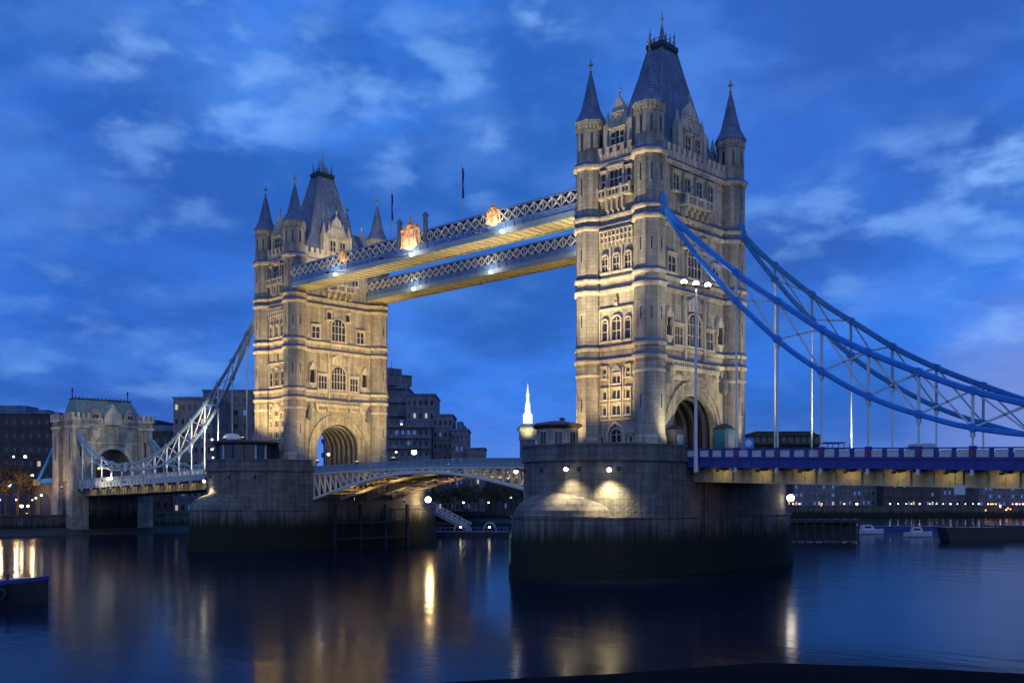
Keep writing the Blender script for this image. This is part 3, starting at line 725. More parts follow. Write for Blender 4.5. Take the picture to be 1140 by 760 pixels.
for x, lb, h in ((-31.3, 'thin flagpole with furled flag above the middle of the walkway', 9.2), (-48.8, 'thin flagpole with furled flag above the walkway beside the left tower spire', 8.8)):
    f = empty('flagpole', (x, -9.6, 52.6), lb, 'flagpole', 'flagpoles on the walkway')
    b = MB(); b.lathe(0, 0, [(.11, 0), (.09, h*.6), (.05, h), (.12, h+.05), (.03, h+.2)], 6); b.build('pole', 'white_paint', f)
    b = MB(); 
    rg = []
    for k in range(9):
        z = h*.42+k*h*.065; w = .20+.12*math.sin(k*1.3); rg.append([(.10, -.03, z), (.14+w, -.10*math.sin(k), z-.1), (.18+w*.8, .10, z-.12), (.10, .03, z)])
    b.loft(rg); b.build('flag', 'flag_blue', f)

# ------------------------------------------------------------------ bascules (drawbridge leaves)
def bz_top(x): t = (x+41.15)/30.5; return 15.25+.55*(1-t*t)
def make_leaf(sg, label):
    xr = -41.15+sg*30.5; xt = -41.15+sg*.15
    r = empty('bascule_leaf', (xr, 0, 15), label, 'drawbridge leaf', 'drawbridge leaves across the channel')
    off = (xr, 0, 15); N_ = 18
    xs = [xr+(xt-xr)*i/N_ for i in range(N_+1)]
    def low(x): t = abs(x-xr)/30.4; return 9.3+4.45*(math.sin(t*PI/2)**1.0)
    b = MB()
    for i in range(N_):
        x0, x1 = xs[i], xs[i+1]; b.loft([[(x0, -8.9, bz_top(x0)-1.25), (x0, 8.9, bz_top(x0)-1.25), (x0, 8.9, bz_top(x0)-.95), (x0, -8.9, bz_top(x0)-.95)], [(x1, -8.9, bz_top(x1)-1.25), (x1, 8.9, bz_top(x1)-1.25), (x1, 8.9, bz_top(x1)-.95), (x1, -8.9, bz_top(x1)-.95)]], i == 0, i == N_-1)
    b.build('roadway', 'asphalt', r, off)
    for y in (-9.3, -3.1, 3.1, 9.3):
        b = MB()
        b.path([(x, y, low(x)) for x in xs], .6, .55)
        b.path([(x, y, bz_top(x)-1.35) for x in xs], .5, .5)
        for i in range(0, N_+1):
            x = xs[i]
            if bz_top(x)-1.35-low(x) > .6: b.bar((x, y, low(x)), (x, y, bz_top(x)-1.4), .3)
        for i in range(0, N_-1):
            x, x2 = xs[i], xs[i+1]
            if bz_top(x2)-1.4-low(x2) > .5: b.bar((x, y, bz_top(x)-1.5), (x2, y, low(x2)+.1), .2, .22)
        b.build('truss_girder', 'cream_paint', r, off)
    b = MB()
    for i in range(N_+1):
        x = xs[i]; b.box(x-.12, x+.12, -8.9, 8.9, bz_top(x)-1.9, bz_top(x)-1.26)
    for i in range(2, N_+1, 2):
        x = xs[i]; b.bar((x, -9, low(x)+.2), (x, 9, low(x)+.2), .2, .3)
        if i >= 2: b.bar((xs[i-2], -9, low(xs[i-2])+.2), (x, 9, low(x)+.2), .14)
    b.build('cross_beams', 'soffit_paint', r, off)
    for y, sy in ((-9.45, -1), (9.45, 1)):
        b = MB()
        for (dz0, dz1, w) in ((-1.15, -.85, .3), (-.10, .05, .2)):
            for i in range(N_):
                x0, x1 = xs[i], xs[i+1]; ring = lambda x: [(x, y-w/2, bz_top(x)+dz0), (x, y+w/2, bz_top(x)+dz0), (x, y+w/2, bz_top(x)+dz1), (x, y-w/2, bz_top(x)+dz1)]
                b.loft([ring(x0), ring(x1)], i == 0, i == N_-1)
        k = 60
        for i in range(k+1):
            x = xr+(xt-xr)*i/k; b.bar((x, y, bz_top(x)-.86), (x, y, bz_top(x)-.09), .2 if i % 6 == 0 else .09, .2 if i % 6 == 0 else .24)
        b.build('parapet', 'pale_and_lit_blue', r, off)
    return r
make_leaf(-1, 'left drawbridge leaf joined to the farther pier, its lattice girders lit yellow from below')
make_leaf(1, 'right drawbridge leaf joined to the nearer pier, partly hidden by its rounded bastion')

# ------------------------------------------------------------------ side spans
def dz(s): return 16.3-.026*s            # parapet top
SPX, SPE = 10.6, 93.7
def make_span(sx, ox, label, mats, s_end=SPE):
    base_x = ox+sx*SPX
    r = empty('side_span', (base_x, 0, 14.5), label, 'bridge deck', 'side spans of the bridge')
    off = (base_x, 0, 14.5); X = lambda s: ox+sx*s
    fas, frame, pan = mats
    def slab(y0, y1, a, c, mt, nm, s0=SPX, s1=s_end):
        b = MB(); b.loft([[(X(s), y0, dz(s)+a), (X(s), y1, dz(s)+a), (X(s), y1, dz(s)+c), (X(s), y0, dz(s)+c)] for s in (s0, s1)]); return b.build(nm, mt, r, off)
    slab(-8.95, 8.95, -1.35, -1.1, 'asphalt', 'roadway')
    for y in (-9.6, 9.2):
        slab(y, y+.4, -2.35, -1.2, fas, 'fascia_girder')
        b = MB(); ang = [(s, dz(s)) for s in (SPX, s_end)]
        for dzz, e in ((-1.22, .12), (-2.30, .10)):
            b.loft([[(X(s), y-e, z+dzz-.06), (X(s), y+.4+e, z+dzz-.06), (X(s), y+.4+e, z+dzz+.06), (X(s), y-e, z+dzz+.06)] for s, z in ang])
        n = int((s_end-SPX)/1.87)
        for i in range(n+1):
            s = SPX+i*1.87+.1; b.box(min(X(s), X(s)+.08), max(X(s), X(s)+.08), y-.07, y+.47, dz(s)-2.25, dz(s)-1.28)
        b.build('flange', fas, r, off)
    # cross girders with hangers' ends showing as small pale bosses
    g = MB(); g.box(-.13, .13, -8.9, 8.9, -1.2, 0); g.box(-.3, .3, -9.0, 9.0, -1.3, -1.2); gm = g.mesh('cross_girder', 'soffit_paint')
    s = SPX+.8
    while s < s_end-.2:
        inst('cross_girder', gm, r, (X(s)-off[0], 0, dz(s)-2.36-14.5+.95)); s += 1.87
    for y in (-7.6, -2.5, 2.5, 7.6):
        slab(y-.07, y+.07, -4.1, -1.36, 'soffit_paint', 'stringer'); b = MB(); s = SPX+.05
        b.loft([[(X(q), y-.3, dz(q)-4.22), (X(q), y+.3, dz(q)-4.22), (X(q), y+.3, dz(q)-4.1), (X(q), y-.3, dz(q)-4.1)] for q in (SPX, s_end)])
        while s < s_end-.2:
            b.box(min(X(s), X(s+.1)), max(X(s), X(s+.1)), y-.26, y+.26, dz(s)-4.08, dz(s)-2.5); s += 1.4
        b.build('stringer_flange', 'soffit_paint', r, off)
    bo = MB(); bo.box(-.12, .12, -.45, .1, -.25, .15); bo.box(-.2, .2, -.5, -.3, -.45, -.2); bm_ = bo.mesh('hanger_boss', 'white_paint')
    pm = MB()                  # quatrefoil panel
    pm.box(-.52, .52, -.06, .06, .12, .20); pm.box(-.52, .52, -.06, .06, .82, .90); pm.box(-.60, -.52, -.061, .061, .12, .90); pm.box(.52, .60, -.061, .061, .12, .90)
    for a in range(4):
        for k in range(8):
            t0, t1 = 2*PI*k/8, 2*PI*(k+1)/8; cx0 = .23*math.cos(PI/4+a*PI/2)*1.25; cz0 = .51+.19*math.sin(PI/4+a*PI/2)
            pm.bar((cx0+.17*math.cos(t0), 0, cz0+.15*math.sin(t0)), (cx0+.17*math.cos(t1), 0, cz0+.15*math.sin(t1)), .11, .07)
    pm.box(-.52, .52, .02, .05, .2, .82)
    pme = pm.mesh('parapet_panel', pan)
    for y, sd in ((-9.45, -1), (9.45, 1)):
        b = MB(); rb = MB()
        for (a, c, w) in ((-1.15, -1.02, .26), (-.14, 0, .26)):
            b.loft([[(X(s), y-w/2, dz(s)+a), (X(s), y+w/2, dz(s)+a), (X(s), y+w/2, dz(s)+c), (X(s), y-w/2, dz(s)+c)] for s in (SPX, s_end)])
        s = 12.35-5.6; k = 0
        while s < s_end:
            for j in range(3):
                sc = s+.95+j*1.85
                if SPX+.7 < sc < s_end-.6:
                    p = inst('parapet_panel', pme, r, (X(sc)-off[0], y, dz(sc)-1.15-14.5))
                sp_ = s+j*1.85
                if SPX < sp_ < s_end: b.box(X(sp_)-.22, X(sp_)+.22, y-.12, y+.12, dz(sp_)-1.12, dz(sp_)-.02)
            if SPX < s < s_end:
                b.box(X(s)-.34, X(s)+.34, y-.22, y+.22, dz(s)-1.14, dz(s)+.12)
                rb.box(X(s)-.17, X(s)+.17, y-.27, y+.27, dz(s)-.85, dz(s)-.3)
                inst('hanger_boss', bm_, r, (X(s)-off[0], y if sd < 0 else y, dz(s)-2.5-14.5), 0 if sd < 0 else PI)
            s += 5.6
        b.build('parapet_frame', frame, r, off); rb.build('red_shield', 'red_paint', r, off)
    return r
make_span(1, 0, 'side span on the right with a navy parapet of white pierced panels', ('navy_paint', 'navy_paint', 'white_paint'), 96)
make_span(-1, -82.3, 'side span on the left with pale parapet, running to the small gatehouse', ('pale_and_lit_blue', 'pale_and_lit_blue', 'white_paint'))  # same parapet as the right span, floodlit paleness put into its colour

# ------------------------------------------------------------------ suspension chains
UP = [(6.9,47.9),(10,44.4),(15.3,39.6),(20.2,35.5),(25,32.1),(29.4,29.0),(33.7,26.5),(37.7,24.5),(41.6,22.75),(45.2,21.2),(50.7,19.35),(56,18.1),(61,17.4),(66,17.15)]
LO = [(6.9,47.3),(11.6,41.1),(16.3,35.6),(20.2,31.6),(25,27.3),(29.4,24.2),(33.7,21.6),(37.7,19.75),(41.6,18.35),(45.2,17.25),(50.7,16.25),(56,15.95),(61,15.95),(66,16.2)]
UP2 = [(66,17.15),(70.5,17.3),(75.3,17.95),(81,19.4),(87,22.0),(92,24.8),(94.5,26.4)]
LO2 = [(66,16.2),(70.5,16.0),(75,16.35),(81.4,17.6),(87,20.0),(92,23.6),(94.5,25.8)]
def interp(P, s):
    for (a, za), (c, zc_) in zip(P, P[1:]):
        if a <= s <= c: return za+(zc_-za)*(s-a)/(c-a)
    return P[-1][1]
def smooth(P, n=40):
    """Catmull-Rom resample"""
    out = []
    for i in range(len(P)-1):
        p0 = P[max(i-1,0)]; p1 = P[i]; p2 = P[i+1]; p3 = P[min(i+2, len(P)-1)]
        for k in range(4):
            t = k/4; out.append(tuple(.5*((2*p1[j])+(-p0[j]+p2[j])*t+(2*p0[j]-5*p1[j]+4*p2[j]-p3[j])*t*t+(-p0[j]+3*p1[j]-3*p2[j]+p3[j])*t**3) for j in (0, 1)))
    out.append(P[-1]); return out
def make_chain(sx, ox, y, label, mt, web, first=0, s_end=94.5):
    r = empty('suspension_chain', (ox+sx*6.9, y, 47.6), label, 'suspension chain', 'chains holding up the side spans')
    off = (ox+sx*6.9, y, 47.6); X = lambda s: ox+sx*s
    for nm, P, h in (('top_chord', UP, .78), ('bottom_chord', LO, .66), ('short_top_chord', UP2, .6), ('short_bottom_chord', LO2, .6)):
        b = MB(); b.path([(X(s), y, z) for s, z in smooth(P)], .55, h*.88); b.build(nm, mt, r, off)
    b = MB(); b.box(X(66)-.55, X(66)+.55, y-.5, y+.5, 15.6, 17.7); b.build('joint', mt, r, off); b = MB(); b.lathe(X(6.75), y, [(.5, 46.2), (.75, 46.8), (.75, 48.6), (.4, 49.2), (.1, 49.9)], 8); b.build('saddle', mt, r, off)
    hs = [12.35+5.6*i for i in range(15)]
    wl_, ws_ = MB(), MB()
    for i, s in enumerate(hs):
        w = wl_ if s < 66 else ws_
        lo, up = (LO, UP) if s <= 66 else (LO2, UP2)
        if s < 93: w.bar((X(s), y, interp(lo, s)), (X(s), y, interp(up, s)), .26)
        if i+1 < len(hs) and hs[i+1] < 93.5:
            s2 = hs[i+1]; m_ = (s+s2)/2
            if not (s < 66 < s2):
                for (sa, sb) in ((s, s2), (s2, s)):
                    la = LO if sa <= 66 else LO2; ub = UP if sb <= 66 else UP2
                    w.bar((X(sa), y, interp(la, sa)), (X(sb), y, interp(ub, sb)), .18)
    wl_.build('web_bracing', web, r, off); ws_.build('short_web_bracing', web, r, off)
    for i, s in enumerate(hs):
        if i < first or s > 93: continue
        lo = LO if s <= 66 else LO2; z = interp(lo, s)
        if z-dz(s) < .4: continue
        b = MB(); b.bar((X(s), y, dz(s)-.1), (X(s), y, z-.2), .24, .24, 8); b.box(X(s)-.2, X(s)+.2, y-.2, y+.2, z-1.0, z-.25)
        b.build('hanger', 'white_paint', r, off)
        for zz in (z, interp(UP if s <= 66 else UP2, s)):
            b = MB(); b.prism([(X(s)+.46*math.cos(2*PI*k/12), zz+.46*math.sin(2*PI*k/12)) for k in range(12)], 'y', y-.36, y+.36)
            b.prism([(X(s)+.16*math.cos(2*PI*k/8), zz+.16*math.sin(2*PI*k/8)) for k in range(8)], 'y', y-.44, y+.44); b.build('pin_joint', mt, r, off)
    return r
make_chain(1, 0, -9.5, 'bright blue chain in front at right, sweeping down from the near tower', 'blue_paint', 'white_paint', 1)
make_chain(1, 0, 9.5, 'duller blue chain at right, the one behind, leaving the back corner of the near tower', 'chain_blue', 'pale_and_lit_blue')
make_chain(-1, -82.3, -9.5, 'pale grey-green lit chain in front at left, between the far tower and the gatehouse', 'pale_and_lit_blue', 'white_paint')  # blue chain coloured pale, floodlighting put into its colour
make_chain(-1, -82.3, 9.5, 'pale chain at left behind the front one, mostly hidden below the gatehouse roof', 'pale_and_lit_blue', 'pale_and_lit_blue')  # floodlit paleness is in the colour here too

# ------------------------------------------------------------------ abutment gatehouse
def make_gatehouse():
    G = empty('gatehouse_tower', (-182.7, 0, 4), 'small stone gatehouse with a steep green roof at the left end of the bridge', 'gatehouse')
    off = (-182.7, 0, 4); x0, x1 = -189.3, -176.3; aw, zs = 4.6, 17.4
    arcp = [(aw*math.cos(PI*i/20), zs+aw*math.sin(PI*i/20)) for i in range(21)]
    b = MB(); b.prism([(9.5, 13.6), (9.5, 29.5), (-9.5, 29.5), (-9.5, 13.6), (-aw, 13.6)]+arcp[::-1]+[(aw, 13.6)], 'x', x0+.5, x1-.5); b.build('wall', 'granite', G, off)
    b = MB(); b.box(x0+.5, x1-.5, -9.5, 9.5, -4, 13.6); b.build('base', 'pier_granite', G, off)
    for y in (-6, -2, 2, 6):
        b = MB(); b.box(x1-.5, x1-.1, y-.3, y+.3, 1, 13); b.build('buttress', 'pier_granite', G, off)
    b = MB(); o_ = [((aw+1)*math.cos(PI*i/20), zs+(aw+1)*math.sin(PI*i/20)) for i in range(21)]
    b.prism([(aw+1, 14)]+o_+[(-aw-1, 14), (-aw, 14)]+arcp[::-1]+[(aw, 14)], 'x', x1-.52, x1-.1); b.build('arch_moulding', 'portland', G, off)
    for y in (-8.7, 8.7):
        for x in (x0+1.9, x1-1.9):
            b = MB(); b.box(x-2.0, x+2.0, y-2.1, y+2.1, -4, 13); b.box(x-1.9, x+1.9, y-2, y+2, 13, 29.2); b.build('corner_turret', 'granite', G, off)
            b = MB(); b.box(x-2.2, x+2.2, y-2.3, y+2.3, 27.3, 27.9)
            for i in range(4):
                for (ax, ay) in ((x-1.9+i*1.27, y-2.2), (x-1.9+i*1.27, y+2.2)): b.box(ax-.34, ax+.34, ay-.2, ay+.2, 29.2, 31.2)
                for (ax, ay) in ((x-2.1, y-1.95+i*1.3), (x+2.1, y-1.95+i*1.3)): b.box(ax-.2, ax+.2, ay-.34, ay+.34, 29.203, 31.197)
            b.box(x-2.05, x+2.05, y-2.15, y+2.15, 29.2, 29.9); b.build('battlement', 'portland', G, off)
            b = MB(); sy = -1 if y < 0 else 1; b.box(x-.25, x+.25, y+sy*2.0, y+sy*2.05, 19, 25.5); b.box(x+1.9, x+1.94, y-.25, y+.25, 20, 24); b.build('slit_window', 'glass_dark', G, off)
    b = MB(); b.loft([[(x0+1.8, -9, 29.6), (x1-1.4, -9, 29.6), (x1-1.4, 9, 29.6), (x0+1.8, 9, 29.6)], [(x0+5.2, -8.3, 35.0), (x1-4.4, -8.3, 35.0), (x1-4.4, 6.6, 35.0), (x0+5.2, 6.6, 35.0)]]); rf = b.build('roof', 'copper_green', G, off)
    b = MB(); b.box(x0+5.0, x1-4.2, -8.4, 6.7, 35.0, 35.3)
    for i in range(16): b.box(x1-4.3, x1-4.2, -8.3+i, -8.15+i, 35.3, 35.8)
    b.build('ridge_cresting', 'iron_dark', G, off)
    for y in (-8.3, 6.6):
        b = MB(); b.lathe((x0+x1)/2+.4, y, [(.2, 35.2), (.12, 37), (.3, 37.2), (.05, 38.2)], 6); b.build('finial', 'iron_dark', G, off)
    F = (x1-.5+182.7, 0, R(90))
    for s in (-4.6, 4.6):
        b = MB(); b.prism([(s-1.6, 29.5), (s-1.6, 31), (s, 33), (s+1.6, 31), (s+1.6, 29.5)], 'y', -.1, 3.0); face_part(b, 'dormer', 'granite', G, F, 4)
        window(G, F, s, 29.7, 1.5, 1.3, 2, 1, False, .1, 4)
    b = MB(); b.prism([(-2.2, 28.0), (-2.2, 31.0), (-1.0, 32.2), (0, 34.0), (1.0, 32.2), (2.2, 31.0), (2.2, 28.0)], 'y', -.3, 3.5); face_part(b, 'centre_gable', 'portland', G, F, 4)
    for s in (-4.5, 4.5):
        b = MB(); b.prism([(s-.8, 26.8), (s+.8, 26.8), (s+.8, 25.4), (s, 24.3), (s-.8, 25.4)], 'y', -.3, 0); face_part(b, 'shield', 'portland', G, F, 4)
    b = MB(); b.box(-9.4, 9.4, -.3, 0, 27.9, 28.3); b.box(-9.4, 9.4, -.3, 0, 23.4, 23.7); 
    for i in range(16): b.box(-6.6+i*.88-.25, -6.6+i*.88+.25, -.35, 0, 28.9, 30.0)
    face_part(b, 'string_course', 'portland', G, F, 4)
    return G
make_gatehouse()
# approach viaduct beyond the gatehouse with its own short chain
A = empty('approach_viaduct', (-215, 0, 4), 'low arched approach viaduct running left behind the gatehouse', 'viaduct')
b = MB(); pts = [(-290, 4.4), (-290, 11.6), (-189, 13.4), (-189, 4.4)]
b.prism(pts, 'y', -8.5, 8.5); b.build('wall', 'dark_brick', A, (-215, 0, 4))
b = MB()
for y in (-8.9, 8.5): b.prism([(-290, 11.6), (-290, 12.8), (-189, 14.6), (-189, 13.4)], 'y', y, y+.4)
b.build('parapet', 'blue_paint', A, (-215, 0, 4))
for i in range(7):
    b = MB(); x = -200-i*11; b.prism([(x-3.6, 4.4), (x-3.6, 8), (x-2.4, 9.8), (x, 10.5), (x+2.4, 9.8), (x+3.6, 8), (x+3.6, 4.4)], 'y', -8.56, -8.51); b.build('arch_recess', 'glass_dark', A, (-215, 0, 4))
c = empty('tie_chain', (-189.5, -9.5, 25), 'short blue tie sloping down to the left from the gatehouse', 'bridge tie')
b = MB(); b.path([(-189.2, -9.5, 25.0), (-196, -9.5, 18.9), (-203, -9.5, 13.6)], .5, .9); b.build('link', 'blue_paint', c, (-189.5, -9.5, 25))
b = MB(); b.box(-204.2, -202, -10.1, -8.9, 12.6, 14.2); b.build('anchor_block', 'granite', c, (-189.5, -9.5, 25))

# ------------------------------------------------------------------ cabins on the piers
def cabin_near():
    C_ = empty('control_cabin', (-4.2, -17.6, 15.35), 'small octagonal stone cabin with flat dark roof on the nearer pier, left of the tower', 'cabin')
    b = MB(); b.lathe(0, 0, [(3.05, 0), (3.05, .9), (2.85, 1.0), (2.85, 3.5)], 8); b.build('wall', 'granite', C_)
    b = MB(); b.lathe(0, 0, [(3.1, 3.5), (3.45, 3.75), (3.45, 3.95), (2.9, 4.2), (.9, 4.5)], 8); rf = b.build('roof', 'iron_dark', C_)
    b = MB(); b.lathe(.6, .3, [(.35, 4.3), (.35, 4.75), (.5, 4.85), (.1, 5.0)], 8); b.build('vent', 'lead', rf)
    for k in range(8):
        a = 2*PI*k/8; q = 2.85*math.cos(PI/8)
        b = MB(); b.box(-.5, .5, -.05, .03, 1.25, 3.0); w_ = b.build('window', 'glass_dark', C_); w_.location = (q*math.sin(a)*1.0, -q*math.cos(a), 0); w_.rotation_euler = (0,0,a)
        b = MB(); b.box(-.6, -.5, -.12, .03, 1.2, 3.1); b.box(.5, .6, -.12, .03, 1.2, 3.1); b.box(-.6, .6, -.14, .03, 3.0, 3.15); b.box(-.65, .65, -.18, .03, 1.08, 1.22); b.box(-.03, .03, -.09, -.04, 1.25, 3.0); b.build('frame', 'portland', w_)
cabin_near()
def cabin_far():
    C_ = empty('control_room', (-82.6, -17.0, 15.35), 'curved glazed control room with dark overhanging roof on the farther pier', 'control room')
    b = MB(); b.lathe(0, 0, [(5.3, 0), (5.3, 1.25)], 16); b.build('wall', 'navy_paint', C_)
    b = MB(); b.lathe(0, 0, [(5.15, 1.25), (5.15, 3.9)], 16); b.build('glazing', 'glass_dark', C_)
    b = MB(); b.lathe(0, 0, [(5.6, 3.9), (6.15, 4.15), (6.15, 4.5), (5.0, 4.8), (.5, 4.9)], 16); rf = b.build('roof', 'iron_dark', C_)
    for k in range(16):
        a = 2*PI*k/16+PI/16; b = MB(); b.box(-.14, .14, -.12, .12, 1.25, 3.9); p = b.build('mullion', 'cream_paint' if k % 3 == 0 else 'iron_dark', C_); p.location = (5.22*math.cos(a), 5.22*math.sin(a), 0); p.rotation_euler = (0,0,a)
    b = MB(); b.lathe(-1.2, -2.2, [(1.7, 4.75), (1.75, 5.2), (1.3, 5.9), (.4, 6.1)], 10); b.build('roof_housing', 'white_paint', rf)
    b = MB(); b.box(-5.0, -2.6, -4.6, -4.4, 1.4, 2.2) if False else b.ball((-3.2, -4.75, 3.4), .16, 8, 5); b.build('lamp', 'window_lit', C_)
cabin_far()

# ------------------------------------------------------------------ lamps
def lamp_mast():
    Lm = empty('lamp_mast', (12.4, -10.0, 13.0), 'tall pale mast with three bright white lamps, standing before the near tower arch', 'lamp mast')
    b = MB(); b.lathe(0, 0, [(.30, 0), (.22, 3), (.14, 23.6)], 8); b.build('pole', 'white_paint', Lm)
    ux, uy = .716, .698
    b = MB(); b.bar((-1.75*ux, -1.75*uy, 23.6), (1.75*ux, 1.75*uy, 23.1), .14); b.build('crossbar', 'iron_dark', Lm)
    for k, d in enumerate((-1.5, 0, 1.5)):
        b = MB(); x, y, z = d*ux, d*uy, 23.75-.13*(d+1.5); b.ball((x, y, z+.2), .40, 10, 6, .8); b.build('lamp', 'lamp_white', Lm)
        b = MB(); b.lathe(x, y, [(.2, z-.32), (.34, z-.12), (.3, z)], 8); b.build('lamp_holder', 'iron_dark', Lm)
    point((12.4, -10.0, 36.6), 900, WHT, .6)
lamp_mast()
LAMPN = {}
def street_lamp(x, y, zg, h, col, label, r=.35, light=0, group='street lamps along the far bank'):
    key = (round(h, 1), col, round(r, 2))
    if key not in LAMPN:
        p = MB(); p.lathe(0, 0, [(.16, 0), (.1, .6), (.06, h-.3), (.12, h-.2)], 6)
        g = MB(); g.ball((0, 0, h), r, 8, 6)
        cap = MB(); cap.lathe(0, 0, [(r*.8, h+r*.6), (r*.5, h+r*1.1), (.04, h+r*1.5)], 6)
        LAMPN[key] = (p.mesh('pole', 'iron_dark'), g.mesh('globe', col), cap.mesh('cap', 'iron_dark'))
    o = empty('street_lamp', (x, y, zg), label, 'street lamp', group)
    a, g, c_ = LAMPN[key]; inst('pole', a, o); inst('globe', g, o); inst('cap', c_, o)
    if light: point((x, y, zg+h+.6), light, (1, .6, .3) if 'orange' in col or 'pink' in col else WHT, .3)
    return o

# flood fixtures on the piers: small bracketed heads (things), each with its beam
def flood_fix(x, y, z, ang, label, r=.28, mat='lamp_flood', group='floodlights bolted to the piers'):
    f = empty('floodlight', (x, y, z), label, 'floodlight', group, rz=ang)
    b = MB(); b.box(-.3, .3, -.15, .3, .1, .45); b.box(-.08, .08, .3, .75, .15, .3); b.build('housing', 'iron_dark', f)
    b = MB(); b.ball((0, -.05, -.02), r, 8, 6); b.build('lens', mat, f)
    return f
def on_bastion(px, a, z, d=1.15):
    r = 10.65+d; return (px+r*math.cos(R(a)), -13+r*math.sin(R(a)), z), R(a+90)
for px, a, z, lab, P in ((0, 214, 13.3, 'floodlight on the left edge of the nearer pier above the domed cutwater', 2000), (0, 286, 13.3, 'floodlight on the front of the nearer pier above the domed cutwater', 2600),
                         (0, 312, 13.2, 'floodlight washing the wall at the middle of the nearer pier', 5500), (-82.3, 262, 12.6, 'floodlight above the domed cutwater of the farther pier', 2200)):
    (x, y, zz), an = on_bastion(px, a, z); flood_fix(x, y, zz, an, lab)
    tx, ty = px+(10.5)*math.cos(R(a)), -13+10.2*math.sin(R(a))
    if P > 2000:
        spot((x+.2, y-.25, zz-.45), (tx+.9, ty+.2, 3.0), P*1.3, 105, (1, .80, .42), 1, .3)
    else:
        spot((x, y, zz-.3), (px+(11.2)*math.cos(R(a)), -13+11.2*math.sin(R(a)), 6), P, 120, WHT, 1, .3)
# lit globes on the outer corners of the piers
f = flood_fix(11.6, 15.2, 9.7, R(90), 'bright oval floodlight on the shaded right edge of the nearer pier', .55, 'lamp_flood'); spot((12.0, 15.6, 9.7), (10, 10, 9), 250, 120, YEL, 1, .3)
f = flood_fix(-70.7, 17.6, 9.1, R(90), 'very bright floodlight on the right end of the farther pier', .62, 'lamp_flood'); point((-69.6, 17.2, 9.2), 1500, YEL, .5)

# ------------------------------------------------------------------ architectural floodlighting
def flood_ground(x, y, z, tgt, P, ang, col, label):
    f = empty('ground_floodlight', (x, y, z), label, 'floodlight', 'floodlights aimed up at the stonework')
    b = MB(); b.box(-.3, .3, -.2, .2, .15, .5); b.box(-.05, .05, -.05, .05, 0, .15); b.box(-.25, .25, -.25, .25, -.02, .02); b.build('housing', 'iron_dark', f)
    b = MB(); b.box(-.25, .25, -.15, .15, .5, .52); b.build('lens', 'lamp_warm', f)
    return spot((x, y, z+.7), tgt, P, ang, col, .9, .3)
FG = 17000
# nearer tower, river face
flood_ground(-9.0, -13.9, 15.4, (-2.6, -10.4, 27), 9000, 84, YEL, 'floodlight behind the nearer pier parapet beside the octagonal cabin')
flood_ground(2.2, -20.6, 15.4, (-1.8, -10.4, 28), 14000, 64, YEL, 'floodlight at the tip of the nearer pier, right of the cabin')
flood_ground(-.6, -22.3, 15.4, (-1.8, -10.4, 51), 105000, 44, (1, .78, .45), 'floodlight at the tip of the nearer pier aimed at the upper tower')
# farther tower, river face (fittings stand on the control-room roof)
flood_ground(-87.0, -18.6, 20.1, (-83.5, -10.4, 30), 9500, 86, YEL, 'floodlight at the left of the control room roof')
flood_ground(-79.6, -19.4, 20.1, (-83.2, -10.4, 28), 9000, 80, YEL, 'floodlight at the right of the control room roof')
flood_ground(-83.4, -21.0, 20.1, (-82.8, -10.4, 52), 42000, 50, YEL, 'floodlight at the front of the control room roof aimed at the turrets')
# farther tower, wide face toward the channel (fixtures hung outside the leaf parapets)
flood_ground(-57, -10.6, 15.4, (-77, 1, 29), 30000, 74, YEL, 'floodlight outside the near parapet of the left drawbridge leaf')
flood_ground(-57, 10.6, 15.4, (-77, 0, 32), 26000, 74, YEL, 'floodlight outside the far parapet of the left drawbridge leaf')
flood_ground(-47, -10.6, 15.8, (-77, 2, 46), 62000, 40, YEL, 'floodlight near the middle of the drawbridge on its near side')
flood_ground(-64, -9.5, 52.8, (-77, -1, 58), 9000, 80, WARM, 'floodlight on the roof of the nearer walkway facing the left tower gable')
# nearer tower, outward wide face: weak
flood_ground(10.0, -11.6, 15.4, (5.6, 3.5, 32), 5000, 90, (1, .85, .5), 'floodlight on the nearer pier left of the tower arch')
flood_ground(10.0, 10.4, 15.4, (5.6, -3.5, 32), 3600, 90, (1, .82, .45), 'floodlight on the nearer pier right of the tower arch')
flood_ground(26.4, 10.6, 15.0, (5, 1, 36), 24000, 66, (1, .80, .46), 'floodlight outside the far parapet of the right side span')
flood_ground(-9.3, -15.6, 15.4, (-27, -11.3, 51.5), 60000, 46, WARM, 'floodlight on the nearer pier parapet aimed up at the walkway lattice')
flood_ground(-73.0, -15.6, 15.4, (-55, -11.3, 51.5), 60000, 46, WARM, 'floodlight on the farther pier parapet aimed up at the walkway lattice')
# walkway soffits, lit from fixtures on the inner tower ledges
for s in (-1, 1):
    for x, tx, nm in ((-12, -34, 'nearer'), (-70.3, -48, 'farther')):
        flood_ground(x, s*9.5, 38.3 if False else 15.9, (tx*.55+x*.45, s*9.0, 48.6), 17000, 74, YEL, 'floodlight on the %s pier under the %s walkway' % (nm, 'near side' if s < 0 else 'downstream'))
